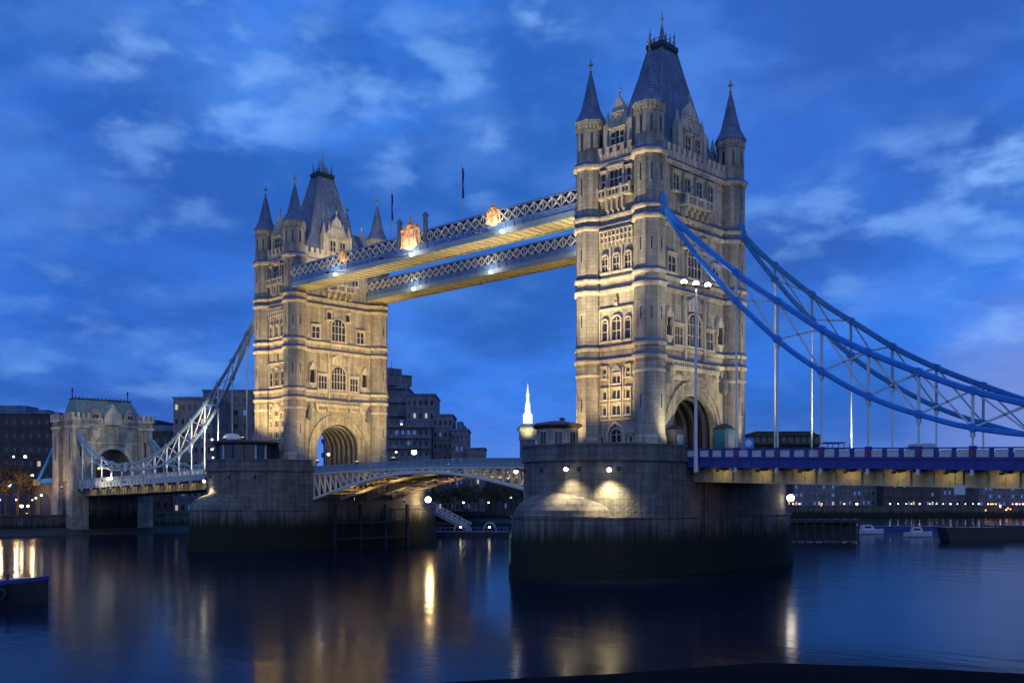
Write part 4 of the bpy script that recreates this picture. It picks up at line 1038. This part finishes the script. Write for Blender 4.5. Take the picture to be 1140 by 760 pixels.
# crests
spot((-41.4, -17.5, 47.5), (-41.4, -11.5, 52.6), 3000, 62, (1, .76, .45), .6, .2)
b = MB(); b.bar((-41.4, -11.4, 48.9), (-41.4, -17.3, 47.4), .12); b.box(-41.7, -41.1, -17.8, -17.3, 47.2, 47.5)
tag(b.build('crest_lamp_arm', 'iron_dark'), 'thin arm carrying a lamp in front of the large walkway crest', 'lamp arm', 'lamp arms in front of the crests')
spot((-22.3, -15.5, 48.5), (-22.3, -11.5, 52.0), 1500, 60, (1, .80, .5), .6, .2)
b = MB(); b.bar((-22.3, -11.4, 49.0), (-22.3, -15.3, 48.4), .1); b.box(-22.5, -22.1, -15.7, -15.3, 48.2, 48.45)
tag(b.build('crest_lamp_arm', 'iron_dark'), 'thin arm carrying a lamp in front of the pale right-hand crest', 'lamp arm', 'lamp arms in front of the crests')
spot((-59.6, -15.0, 48.5), (-59.6, -11.5, 52.0), 1000, 60, (1, .78, .4), .6, .2)
b = MB(); b.bar((-59.6, -11.4, 49.0), (-59.6, -14.8, 48.4), .1); b.box(-59.8, -59.4, -15.2, -14.8, 48.2, 48.45)
tag(b.build('crest_lamp_arm', 'iron_dark'), 'thin arm carrying a lamp in front of the smallest crest by the left tower', 'lamp arm', 'lamp arms in front of the crests')
# arch interiors
for px, P, lb in ((0, 110, 'hanging lamp glowing yellow inside the near tower arch'), (-82.3, 70, 'hanging lamp glowing yellow inside the far tower arch')):
    f = empty('hanging_lamp', (px-1.5, 2.5, 18.2), lb, 'lamp', 'lamps inside the tower arches')
    b = MB(); b.ball((0,0,0), .28, 8, 6); b.build('globe', 'lamp_warm', f)
    b = MB(); b.bar((0,0,.25), (0,0,4.6), .05); b.lathe(0, 0, [(.3, .2), (.1, .4)], 6); b.build('stem', 'iron_dark', f)
    point((px-1.0, 0, 20.5), P, YEL, .4)
    point((px+WX+1.2, 0, 19.5), P*.6, YEL, .4)
# blue steel gates beside the near arch
for y, h, lb in ((-6.6, 3.6, 'dark blue steel kiosk at the left jamb of the near tower arch'), (5.4, 4.4, 'tall blue steel kiosk at the right jamb of the near tower arch')):
    k = empty('steel_kiosk', (WX+1.6, y, 14.9), lb, 'kiosk', 'blue kiosks at the tower arch')
    b = MB(); b.box(-.9, .9, -1.2, 1.2, 0, h); b.build('body', 'teal_paint' if y > 0 else 'iron_dark', k)
    b = MB(); b.box(-1.05, 1.05, -1.35, 1.35, h, h+.2); b.loft([[(-.9,-1.2,h+.2),(.9,-1.2,h+.2),(.9,1.2,h+.2),(-.9,1.2,h+.2)], [(-.3,-.5,h+.8),(.3,-.5,h+.8),(.3,.5,h+.8),(-.3,.5,h+.8)]]); b.build('roof', 'iron_dark', k)
    b = MB(); b.box(.9, .94, -.7, .7, .4, h-.4); b.build('door', 'lead_blue', k)
# under-deck lighting: lamps slung between the cross girders
for sx, ox, nm in ((1, 0, 'right'), (-1, -82.3, 'left')):
    for i in range(14):
        s = 15.1+i*5.6; x = ox+sx*s
        f = empty('under_deck_lamp', (x, -9.25, dz(s)-2.7), 'small lamp under the parapet edge of the %s side span, one of an even row' % nm, 'lamp', 'lamps under the edge of the %s side span' % nm)
        b = MB(); b.box(-.2, .2, -.15, .15, -.15, .1); b.bar((0,0,.1), (0,0,.38), .08); b.build('housing', 'iron_dark', f)
        spot((x, -9.05, dz(s)-2.85), (x+.01, -7.6, dz(s)-3.5), 55, 165, YEL, .6, .15)
        spot((x, -4.5, dz(s)-4.0), (x+.01, -4.5, dz(s)), 500, 165, YEL, .4, .2) if i % 2 == 0 else None
for x, z in ((-64, 8.8), (-55, 11.2), (-46, 12.6), (-37, 12.6), (-27, 11.4), (-17, 9.0)):
    for y in (-5.8, 5.8):
        f = empty('bascule_lamp', (x, y, z), 'small lamp hung under the drawbridge on its %s side, one of a row' % ('near' if y < 0 else 'far'), 'lamp', 'lamps hung under the drawbridge, %s row' % ('near' if y < 0 else 'far'))
        b = MB(); b.lathe(0, 0, [(.2, -.2), (.2, 0), (.08, .1)], 6); b.bar((0,0,.1), (0,0,bz_top(x)-1.9-z), .05); b.build('housing', 'iron_dark', f)
        spot((x, y, z+.3), (x+.01, y, z+3), 600, 165, (1, .62, .25), .4, .2)
# light on the left chains and gatehouse
flood_ground(-93.6, -15.5, 16.3, (-122, -9.5, 25), 60000, 52, (1, .90, .66), 'floodlight on the left shoulder of the farther pier aimed along the chain')
flood_ground(-174.5, -14.2, 11.5, (-142, -9.8, 18), 5000, 44, (1, .90, .66), 'floodlight at the foot of the gatehouse aimed along the chain')
flood_ground(-155, -10.6, 12.6, (-177, -3, 26), 8000, 58, (1, .88, .52), 'floodlight outside the left side span facing the gatehouse')
flood_ground(-183, -19.5, 4.8, (-182, -10.5, 17), 9000, 80, (1, .66, .36), 'floodlight on the quay aimed at the side of the gatehouse')

# ------------------------------------------------------------------ far-bank buildings
def world_at(u, d, v=None):
    l = (u-570)/1124.8; fx, fy = math.sin(-.7727), math.cos(-.7727)
    return 84.686+(fx+l*fy)*d, -117.347+(fy-l*fx)*d
def building(u0, u1, d, ztop, depth, label, mat='grey_concrete', rows=6, cols=8, litp=.12, kind='grid', dimp=.35, cat='building', ang=None, z0=4.4, roof='flat', group='buildings along the far bank'):
    x0, y0 = world_at(u0, d); x1, y1 = world_at(u1, d)
    c = ((x0+x1)/2, (y0+y1)/2); w = math.hypot(x1-x0, y1-y0); a = math.atan2(y1-y0, x1-x0)
    B = empty('waterfront_building', (c[0], c[1], z0), label, cat, group, rz=a)
    h = ztop-z0; b = MB(); b.box(-w/2, w/2, 0, depth, 0, h); 
    if kind == 'bands':
        for j in range(rows): zz = h*(j+.85)/rows; b.box(-w/2-.5, w/2+.5, -1.0, 0, zz, zz+h/rows*.34)
    else:
        for j in range(1, rows): b.box(-w/2-.1, w/2+.1, -.15, 0, h*j/rows-.12, h*j/rows+.1)
    b.build('wall', mat, B)
    b = MB(); b.box(-w/2-.3, w/2+.3, -.3, depth+.3, h, h+.5)
    if roof == 'plant': b.box(-w*.2, w*.15, depth*.2, depth*.7, h+.5, h+3.2); b.box(w*.22, w*.32, depth*.3, depth*.6, h+.5, h+1.9)
    if roof == 'gable': b.prism([(-w/2, h+.5), (w/2, h+.5), (w/2-3, h+4.5), (-w/2+3, h+4.5)], 'y', 1, depth-1)
    if roof == 'barrel': b.prism([(w/2*math.cos(PI*i/12), h+.5+w*.10*math.sin(PI*i/12)) for i in range(13)], 'y', 0, depth)
    b.build('roof', 'slate', B)
    ww, wh = w/cols*.38, h/rows*.36
    k = MB(); k.box(-ww/2, ww/2, -.08, .02, 0, wh); key = {}
    for mt in ('glass_dark', 'window_lit', 'window_dim'): key[mt] = k.mesh('window', mt)
    rnd = random.Random(int(u0*7+d))
    for j in range(rows):
        for i in range(cols):
            if j*cols+i >= 98: break
            t = rnd.random(); mt = 'window_lit' if t < litp else ('window_dim' if t < litp+dimp else 'glass_dark')
            inst('window', key[mt], B, (-w/2+w*(i+.5)/cols, 0, h*j/rows+h/rows*.22))
    return B
# left of and behind the gatehouse
building(-60, 66, 345, 37.5, 20, 'long dark block at the far left edge with a flat roof', 'dark_brick', 7, 14, .03, dimp=.06, roof='plant')
building(60, 175, 352, 35.5, 18, 'dark block with a plant room directly behind the gatehouse roof', 'dark_brick', 7, 12, .03, dimp=.1, roof='plant')
building(155, 205, 335, 31, 16, 'low dark hall with a curved roof just right of the gatehouse', 'dark_brick', 5, 6, .04, dimp=.1, roof='barrel')
building(193, 236, 300, 38.5, 18, 'tall dark block seen through the left chain', 'grey_concrete', 8, 6, .04, dimp=.16)
building(226, 330, 318, 42.5, 22, 'tall dark office block touching the left side of the farther tower', 'grey_concrete', 9, 10, .05, dimp=.2)
# stepped hotel right of the far tower
building(360, 452, 352, 47.5, 26, 'highest stage of the stepped concrete hotel, beside the farther tower', 'grey_concrete', 9, 9, .03, 'bands', .12)
b = MB(); x, y = world_at(436, 356); b.box(x-5, x+5, y-5, y+5, 47.8, 51.5); b.box(x-4, x+2, y-3, y+3, 51.5, 54.2); b.box(x-5.2, x+5.2, y-5.2, y+5.2, 51.5, 51.8); b.lathe(x, y, [(.15, 54.2), (.05, 57)], 6)
tag(b.build('rooftop_plant', 'grey_concrete'), 'blocky plant room on top of the stepped hotel beside the farther tower', 'plant room')
building(452, 484, 346, 44.0, 24, 'second stage of the stepped hotel with one lit window', 'grey_concrete', 9, 5, .07, dimp=.1)
building(482, 504, 343, 36.8, 22, 'third stage of the stepped hotel, a narrow block', 'grey_concrete', 8, 4, .06, dimp=.16)
building(502, 521, 340, 31.6, 20, 'fourth stage of the stepped hotel with two lit windows', 'grey_concrete', 7, 4, .12, dimp=.2, roof='plant')
building(519, 540, 338, 25.2, 18, 'lowest stage of the stepped hotel, right-hand end', 'grey_concrete', 5, 4, .15, dimp=.2)
building(425, 478, 332, 32.5, 12, 'balconied front wing of the stepped hotel with strong horizontal bands', 'grey_concrete', 8, 8, .04, 'bands', .1)
building(478, 600, 345, 17.5, 12, 'low dark dock building seen under the drawbridge', 'dark_brick', 3, 18, .04, dimp=.1)
building(536, 640, 470, 22.5, 14, 'distant low roofs beyond the right drawbridge leaf', 'dark_brick', 3, 14, .04, dimp=.06, roof='gable')
# right-hand far bank, seen under the deck
specs = [(815, 886, 462, 25, 'dark warehouse at the left under the right side span'), (884, 930, 458, 23, 'blue-grey warehouse beneath the deck with few lights'), (928, 985, 464, 26, 'warehouse with narrow dim windows below the middle of the right span'),
         (983, 1046, 456, 24, 'block of flats with rows of small bluish windows under the right span'), (1044, 1092, 462, 27, 'tall dark warehouse left of the orange-lit terrace'), (1090, 1200, 450, 21, 'quayside block with an orange-lit terrace at the right edge')]
for (u0, u1, d, zt, lb) in specs: building(u0, u1, d, zt, 16, lb, 'dark_brick' if int(u0) % 2 else 'grey_concrete', 5, int((u1-u0)/5), .03, dimp=.28, roof='plant' if u0 in (884, ) else 'flat')
# flat-roofed modern block seen over the deck
def terraced_block():
    x0, y0 = world_at(818, 470); x1, y1 = world_at(912, 470); a = math.atan2(y1-y0, x1-x0); w = math.hypot(x1-x0, y1-y0)
    B = empty('terraced_block', ((x0+x1)/2, (y0+y1)/2, 4.4), 'green-roofed terraced block above the parapet just right of the near tower', 'building', rz=a)
    b = MB(); b.box(-w/2, w/2, 0, 18, 0, 28.5); b.build('wall', 'dark_brick', B)
    b = MB(); b.box(-w/2-1, w/2+1, -2, 19, 28.5, 29.4); b.box(-w/2+2, w/2, 0, 18, 29.4, 32.5); b.box(-w/2+1, w/2+1, -1.5, 19, 32.5, 33.2); b.prism([(-w/2+5, 33.2), (-w/2+10, 34.9), (w/2-4, 34.9), (w/2, 33.2)], 'y', 0, 17); b.build('roof', 'leaf_dark', B)
    for i in range(12):
        b = MB(); b.box(-1.2, 1.2, -.1, 0, 29.6, 32.2); q = b.build('window', 'glass_dark', B); q.location = (-w/2+4.2+i*w/12.6, 0, 0)
    for k, z in enumerate((24.5, 27.0, 29.5)):
        b = MB(); b.box(w/2, w/2+17-k*2, 2, 12, z, z+.5)
        b.build('roof_slab', 'grey_concrete', B)
    b = MB()
    for i in range(6): b.box(w/2+2+i*2.6, w/2+2.3+i*2.6, 3, 3.3, 0, 29.4)
    b.build('column', 'grey_concrete', B)
terraced_block()
# mast-like spire beyond the drawbridge, its floodlighting put into a glowing shaft
def spire():
    x, y = world_at(587.5, 430); S = empty('lit_spire', (x, y, 4.4), 'slender brightly floodlit white spire on the horizon, behind the pier cabin', 'spire')
    off = (x, y, 0)
    b = MB(); b.lathe(x, y, [(3.6, 4.4), (3.6, 33)], 8); b.build('tower_base', 'grey_concrete', S, (x, y, 4.4))
    b = MB(); b.lathe(x, y, [(3.8, 33), (3.8, 36.0), (4.8, 37.2), (4.6, 38.2), (2.2, 40.0)], 10); b.lathe(x+3.4, y+3.0, [(1.9, 35), (1.9, 39.2), (.6, 40.2)], 8); b.build('belfry', 'soffit_paint', S, (x, y, 4.4))
    b = MB(); b.lathe(x, y, [(2.2, 39), (2.1, 43.2), (2.3, 43.6), (1.3, 45), (1.1, 48.5), (.75, 49.2), (.65, 51.5), (.9, 51.8), (.6, 53), (.35, 54.5), (.12, 57)], 8); b.build('spire', 'mast_glow', S, (x, y, 4.4))
    spot((x+8, y-9, 33.5), (x, y, 42), 9000, 70, WHT)
spire()

# floating pier, gangway and boats
def pontoon(x0, x1, y0, y1, label, z=.9, sh=True):
    P = empty('floating_pontoon', ((x0+x1)/2, (y0+y1)/2, 0), label, 'pontoon'); d = Vector((x1-x0, y1-y0, 0)); L_ = d.length; P.rotation_euler = (0,0,math.atan2(d.y, d.x))
    b = MB(); b.box(-L_/2, L_/2, -2.5, 2.5, -.5, z); b.build('hull', 'hull_black', P)
    b = MB(); b.box(-L_/2, L_/2, -2.6, 2.6, z, z+.2); b.build('deck', 'navy_paint', P)
    b = MB()
    for i in range(int(L_)+1): b.box(-L_/2+i-.03, -L_/2+i+.03, -2.5, -2.44, z+.2, z+1.2)
    b.box(-L_/2, L_/2, -2.52, -2.42, z+1.2, z+1.28); b.build('railing', 'pale_and_lit_blue', P)
    return P, L_
x0, y0 = world_at(474, 246); x1, y1 = world_at(566, 246)
P, L_ = pontoon(x0, x1, y0, y1, 'low blue-railed floating landing stage seen between the two piers')
for k, q in enumerate((-1.5, 5.5)):
    b = MB()
    for i in range(8):
        a0, a1 = PI*i/8, PI*(i+1)/8; b.bar((q+1.6*math.cos(a0), 0, 1.1+2.2*math.sin(a0)), (q+1.6*math.cos(a1), 0, 1.1+2.2*math.sin(a1)), 3.4, .25)
    b.build('arched_shelter', 'pale_and_lit_blue', P)
    b = MB(); b.ball((q, -1.9, 2.2), .25, 6, 5); b.build('lamp', 'lamp_warm', P)
G = empty('gangway', (-104, 47.5, 0), 'white lattice gangway sloping down to the floating landing stage', 'gangway')
xa, ya = world_at(478, 250); xb, yb = world_at(522, 250)
b = MB()
for o_ in (-1.0, 1.0):
    A_, B_ = Vector((xa, ya+o_, 6.4)), Vector((xb, yb+o_, 1.2)); up = Vector((0,0,1.7))
    b.bar(A_, B_, .2); b.bar(A_+up, B_+up, .2)
    for i in range(8):
        p = A_.lerp(B_, i/8); q = A_.lerp(B_, (i+1)/8); b.bar(p, q+up, .12); b.bar(q, p+up, .12); b.bar(p, p+up, .12)
b.build('truss', 'white_paint', G, (-104, 47.5, 0))
b = MB(); b.bar((xa, ya, 6.3), (xb, yb, 1.1), 2, .15); b.build('walkway', 'lead', G, (-104, 47.5, 0))
b = MB(); b.box(xa-1, xa+1, ya-1, ya+1, -3, 6.5); b.build('dolphin', 'iron_dark', G, (-104, 47.5, 0))

def hull_mesh(mb, L_, W_, z0, z1, sheer=.5):
    rings = []
    for i in range(13):
        t = i/12; x = -L_/2+L_*t; w = W_/2*(1-max(0, (t-.62)/.38)**2.2)*(1 if t > .06 else .8)+.04; zz = z1+sheer*max(0, (t-.5)*2)**2
        rings.append([(x, -w, zz), (x, -w*.86, z0+.3), (x, 0, z0), (x, w*.86, z0+.3), (x, w, zz)])
    mb.loft(rings)
def barge():
    B = empty('moored_barge', (-18.4, -85.7, 0), 'dark blue-edged barge moored at the left edge, only its bow in view', 'barge', rz=math.atan2(.698, .716)+R(-3))
    L_ = 17
    b = MB(); hull_mesh(b, L_, 4.6, -.5, 2.0, .55); b.build('hull', 'hull_black', B)
    b = MB(); rings = []
    for i in range(13):
        t = i/12; x = -L_/2+L_*t; w = 2.3*(1-max(0, (t-.62)/.38)**2.2)*(1 if t > .06 else .8)+.1; zz = 2.0+.55*max(0, (t-.5)*2)**2
        rings.append([(x, -w-.06, zz-.25), (x, -w-.06, zz+.12), (x, w+.06, zz+.12), (x, w+.06, zz-.25)])
    b.loft(rings); b.build('gunwale', 'hull_blue', B)
    b = MB(); b.box(-6.5, -1.0, -1.2, 1.2, 2.1, 3.0); b.box(-5.8, -3.0, -1.0, 1.0, 3.0, 3.2); b.build('hatch', 'hull_blue', B)
    for x in (-4.5, -1.0, 2.5, 5.2):
        b = MB(); w = -2.42 if x < 3 else -2.2
        rg = [[(x+(.42+.13*math.cos(q))*math.cos(a), w+.13*math.sin(q), 1.15+(.42+.13*math.cos(q))*math.sin(a)) for q in [2*PI*k/6 for k in range(6)]] for a in [2*PI*k/14 for k in range(15)]]
        b.loft(rg, False, False); b.build('tyre_fender', 'iron_dark', B)
    b = MB(); b.bar((7.9, 0, 2.55), (8.3, 0, -.1), .09, .09, 6); b.build('stem_post', 'bark', B)
    for x, y in ((2.2, -1.6), (5.2, -1.0)):
        b = MB(); b.lathe(x, y, [(.16, 2.2), (.13, 2.75), (.22, 2.8), (.2, 2.95)], 8); b.build('bollard', 'iron_dark', B)
barge()
def small_boat(u, v, L_, label, light=None):
    t = 1124.8*(-10.3)/(549.2-v); x, y = world_at(u, t)
    B = empty('motor_boat', (x, y, 0), label, 'boat', 'small boats moored downstream', rz=R(44)+random.uniform(-.3, .3))
    b = MB(); hull_mesh(b, L_, L_*.3, -.2, 1.0, .4); b.build('hull', 'boat_white', B)
    b = MB(); b.loft([[(-L_*.25,-.9,1.0),(L_*.18,-.9,1.0),(L_*.18,.9,1.0),(-L_*.25,.9,1.0)], [(-L_*.22,-.75,2.3),(L_*.08,-.75,2.3),(L_*.08,.75,2.3),(-L_*.22,.75,2.3)]]); b.build('cabin', 'boat_white', B)
    b = MB(); b.box(-L_*.18, L_*.04, -.90, .90, 1.55, 2.0); b.build('window', 'glass_dark', B)
    b = MB(); b.lathe(-.5, 0, [(.05, 2.3), (.03, 4.2)], 6); b.build('mast', 'iron_dark', B)
    if light: b = MB(); b.ball((-.5, 0, 4.2), .17, 6, 5); b.build('lamp', light, B)
small_boat(898, 600, 7.5, 'small boat with a masthead lamp just right of the nearer pier', 'lamp_warm')
small_boat(1022, 597, 6.5, 'white boat moored in front of the dark barges at right')
small_boat(967, 594, 8, 'pale low boat between the timber jetty and the barges')
def dark_jetty(u0, u1, v, h, label, name, cat):
    t = 1124.8*(-10.3)/(549.2-v); x0, y0 = world_at(u0, t); x1, y1 = world_at(u1, t); d = Vector((x1-x0, y1-y0, 0)); L_ = d.length
    J = empty(name, ((x0+x1)/2, (y0+y1)/2, 0), label, cat, rz=math.atan2(d.y, d.x))
    return J, L_
J, L_ = dark_jetty(874, 955, 603, 4.5, 'dark timber jetty on piles right of the nearer pier', 'timber_jetty', 'jetty')
b = MB(); b.box(-L_/2, L_/2, -1.5, 3, 4.2, 4.8); b.build('deck', 'iron_dark', J)
b = MB(); b.box(-L_/2, L_/2, .5, .8, .2, 4.2); b.build('fender_wall', 'iron_dark', J)
for i in range(9):
    b = MB(); x = -L_/2+.3+i*(L_-.6)/8; b.lathe(x, -1.2, [(.22, -3), (.2, 4.9)], 6); b.build('pile', 'bark', J)
for k, (u0, u1, v, lb) in enumerate(((1052, 1108, 603, 'low black barge moored under the orange lights'), (1106, 1190, 600, 'low black barge at the right edge'), (958, 1050, 590, 'flat dark blue pontoon behind the small boats'))):
    J, L_ = dark_jetty(u0, u1, v, 3, lb, 'dumb_barge' if k < 2 else 'mooring_pontoon', 'barge' if k < 2 else 'pontoon')
    b = MB(); h = 3.0 if k < 2 else 1.0
    b.prism([(-L_/2, .2), (-L_/2-.8, h), (L_/2+.8, h), (L_/2, .2), (L_/2-.5, -.5), (-L_/2+.5, -.5)], 'y', -2.5, 2.5); b.build('hull', 'hull_black' if k < 2 else 'hull_blue', J)
    b = MB(); b.box(-L_/2-.9, L_/2+.9, -2.6, 2.6, h, h+.18); b.build('deck', 'hull_black' if k < 2 else 'hull_blue', J)
    for i in range(4):
        b = MB(); b.lathe(-L_/2+1+i*(L_-2)/3, -2.2, [(.15, h+.18), (.15, h+.7), (.25, h+.75)], 6); b.build('bollard', 'iron_dark', J)

# ------------------------------------------------------------------ street lamps, lit trees
def lamp_px(u, v, d, col, label, r=.35, zg=4.4, light=0, group='street lamps along the far bank'):
    x, y = world_at(u, d); z = 10.3+(549.2-v)*d/1124.8
    if z-zg < 1.2: zg = z-3.0 if z-3 > 0 else 4.4
    street_lamp(x, y, zg, max(1.4, z-zg), col, label, r, light, group)
for (u, v, d, col, lb, r, li) in (
    (11, 540, 282, 'lamp_green', 'greenish-white street lamp lowest at the far left edge', .42, 0),
    (28, 508, 284, 'lamp_warm', 'warm street lamp above the orange-lit trees at left', .42, 0),
    (15, 508, 284, 'lamp_pink', 'dim reddish street lamp at left among the orange-lit trees', .3, 0),
    (36, 529, 286, 'lamp_green', 'street lamp between the orange trees and the gatehouse', .42, 0),
    (51, 540, 284, 'lamp_orange', 'orange street lamp just left of the gatehouse', .42, 0),
    (24, 563, 268, 'lamp_warm', 'brightest low lamp on the left quay, mirrored in the water', .45, 300),
    (31, 563, 269, 'lamp_warm', 'second bright low lamp on the left quay beside the brightest one', .34, 0),
    (46, 551, 270, 'lamp_warm', 'small warm lamp near the viaduct foot left of the gatehouse', .28, 0),
    (40, 554, 270, 'lamp_green', 'small pale green lamp near the viaduct foot', .25, 0),
    (236, 489, 290, 'lamp_warm', 'topmost of the stacked lamps left of the glazed control room', .3, 0),
    (246, 493, 292, 'lamp_orange', 'orange lamp beside the stacked lamps left of the glazed control room', .28, 0),
    (236, 500, 291, 'lamp_white', 'middle one of the stacked lamps left of the glazed control room', .3, 0),
    (237, 509, 293, 'lamp_green', 'lowest of the stacked lamps left of the glazed control room', .3, 0),
    (428, 502, 300, 'lamp_pink', 'large pinkish lamp just right of the farther tower above the drawbridge', .62, 0),
    (441, 503, 300, 'lamp_green', 'small greenish lamp between the pink lamp and the bright one', .3, 0),
    (461, 503, 298, 'lamp_white', 'large bright white lamp above the middle of the drawbridge', .8, 0),
    (447, 472, 310, 'lamp_warm', 'small high lamp in front of the stepped hotel', .25, 0),
    (432, 546, 320, 'lamp_warm', 'small lamp low under the drawbridge', .2, 0),
    (516, 559, 330, 'lamp_warm', 'warm lamp on the dock side under the drawbridge', .3, 0),
    (544, 559, 332, 'lamp_warm', 'lamp at the right of the dock side near the near pier', .26, 0),
    (569, 553, 332, 'lamp_green', 'pale green lamp at the edge of the near pier cutwater', .4, 0),
    (143, 540, 300, 'lamp_warm', 'small lamp seen through the gatehouse arch', .3, 0),
    (110, 521, 240, 'lamp_orange', 'orange lamp between the left hangers in front of the gatehouse arch', .3, 0)):
    lamp_px(u, v, d, col, lb, r, light=li)
ri = random.Random(3)
for i in range(13):
    u = 992+i*8.2; lamp_px(u+ri.uniform(-2, 2), 571+ri.uniform(-1, 1), 446, 'lamp_warm' if i % 3 else 'lamp_green', 'warm lamp in the row along the quay below the right side span', .20 if i % 4 else .32, zg=2.5, group='row of quay lamps under the right side span')
for i in range(16):
    u = 1096+i*3.2+ri.uniform(-2, 2); v = 562+ri.uniform(-1, 13); lamp_px(u, v, 440, ('lamp_orange', 'lamp_pink', 'lamp_warm')[i % 3] if i % 2 else 'lamp_orange', 'orange lamp on the crowded terrace at the right edge', .32, zg=2.5, group='orange lamps on the terrace at the right edge')
for i, (u, v, c_) in enumerate(((883, 574, 'lamp_pink'), (890, 574, 'lamp_pink'), (914, 563, 'lamp_pink'), (927, 565, 'lamp_pink'), (954, 570, 'lamp_warm'), (915, 570, 'lamp_orange'), (940, 571, 'lamp_pink'))):
    lamp_px(u, v, 446, c_, 'small red or amber lamp on the quay just right of the nearer pier', .32 if i != 4 else .5, zg=2.5, group='red and amber lamps right of the nearer pier')

def tree(x, y, z, h, cr, leaf, label, group):
    T = empty('broadleaf_tree', (x, y, z), label, 'tree', group); rnd = random.Random(int(x*13+y*7))
    b = MB(); b.lathe(0, 0, [(.35, 0), (.25, h*.3), (.15, h*.6), (.05, h*.85)], 7)
    tips = []
    for k in range(9):
        a = rnd.uniform(0, 2*PI); z0 = h*rnd.uniform(.28, .6); rr = cr*rnd.uniform(.5, .95); t = Vector((rr*math.cos(a), rr*math.sin(a), z0+h*rnd.uniform(.12, .35))); b.bar((0,0,z0), t, .12, .12, 5); tips.append(t)
    b.build('trunk', 'bark', T)
    tips += [Vector((0,0,h*.85)), Vector((cr*.2,0,h*.75)), Vector((-cr*.2, cr*.2, h*.7))]
    b = MB()
    for t in tips:
        R_ = cr*rnd.uniform(.3, .5)
        for i in range(75):
            d = Vector((rnd.gauss(0,1), rnd.gauss(0,1), rnd.gauss(0,.8))); d = d.normalized()*R_*rnd.random()**.45; p = t+d; s = rnd.uniform(.16, .38)
            u_ = Vector((rnd.gauss(0,1), rnd.gauss(0,1), rnd.gauss(0,1))).normalized(); w_ = u_.orthogonal().normalized()
            b.add([tuple(p-u_*s), tuple(p+w_*s*.6), tuple(p+u_*s), tuple(p-w_*s*.6)], [(0,1,2,3)])
    b.build('crown', leaf, T)
for i, (u, d, h) in enumerate(((-8, 276, 15), (6, 280, 16), (20, 278, 14.5), (33, 282, 12), (48, 292, 9))):
    x, y = world_at(u, d); tree(x, y, 4.4, h, 3.9, 'leaf_lamplit', 'tree tinted rust as by street lamps behind the left quay', 'lamp-lit trees behind the left quay')
for (u, d, P) in ((0, 270, 1200), (18, 271, 1500), (36, 274, 800)):
    x, y = world_at(u, d); street_lamp(x, y, 4.4, 4.2, 'lamp_orange', 'low orange lamp lighting the trees behind the left quay', .22, P, 'orange lamps among the left trees')
for i, u in enumerate((492, 505, 520, 533, 548, 561, 574)):
    x, y = world_at(u, 325+(i % 3)*5); tree(x, y, 4.4, 7.5+i % 3, 3.6, 'leaf_dark', 'dark tree on the dock side seen under the drawbridge', 'dark trees under the drawbridge')

# ------------------------------------------------------------------ traffic and signs on the right span
def van():
    V = empty('delivery_van', (35.2, 3.5, dz(35)-1.1), 'pale blue van roof showing over the right parapet', 'van'); V.scale = (.62, .8, .8)
    b = MB(); b.prism([(-2.4, .45), (-2.4, 1.5), (-1.75, 2.45), (2.4, 2.45), (2.4, .45)], 'y', -.95, .95); b.build('body', 'boat_white', V)
    b = MB(); b.prism([(-2.32, 1.5), (-1.80, 2.3), (-1.75, 2.3), (-2.2, 1.45)], 'y', -.8, .8); b.box(-1.6, -.6, -.97, .97, 1.5, 2.1); b.build('window', 'glass_dark', V)
    for x in (-1.5, 1.5):
        for y in (-.85, .85):
            b = MB(); b.prism([(x+.36*math.cos(2*PI*i/14), .36+.36*math.sin(2*PI*i/14)) for i in range(14)], 'y', y-.12, y+.12); w_ = b.build('wheel', 'iron_dark', V)
van()
S = empty('blue_road_sign', (18.9, -8.3, dz(19)-1.1), 'square blue road sign with a white roundel behind the parapet, right of the near tower', 'sign')
b = MB(); b.lathe(0, 0, [(.06, 0), (.06, 2.4)], 6); b.build('post', 'iron_dark', S)
b = MB(); b.box(-.65, .65, -.06, 0, 1.15, 2.45); b.build('panel', 'blue_paint', S)
b = MB(); b.prism([(.42*math.cos(2*PI*i/16), 1.8+.42*math.sin(2*PI*i/16)) for i in range(16)], 'y', -.08, -.061); b.build('roundel', 'white_paint', S)
for q in S.children: q.rotation_euler = (0,0,R(44))
b = MB(); x, y = 45.5, -2.2
# white hanging box under the deck at right
H = empty('hanging_gauge_board', (44.6, -9.4, 10.2), 'small white board hung below the deck edge at right', 'board')
b = MB(); b.box(-.55, .55, -.08, .08, 0, .95); b.build('panel', 'white_paint', H)
b = MB(); b.box(-.5, -.44, -.03, .03, .95, 3.2); b.box(.44, .5, -.03, .03, .95, 3.2); b.build('hanger', 'iron_dark', H)
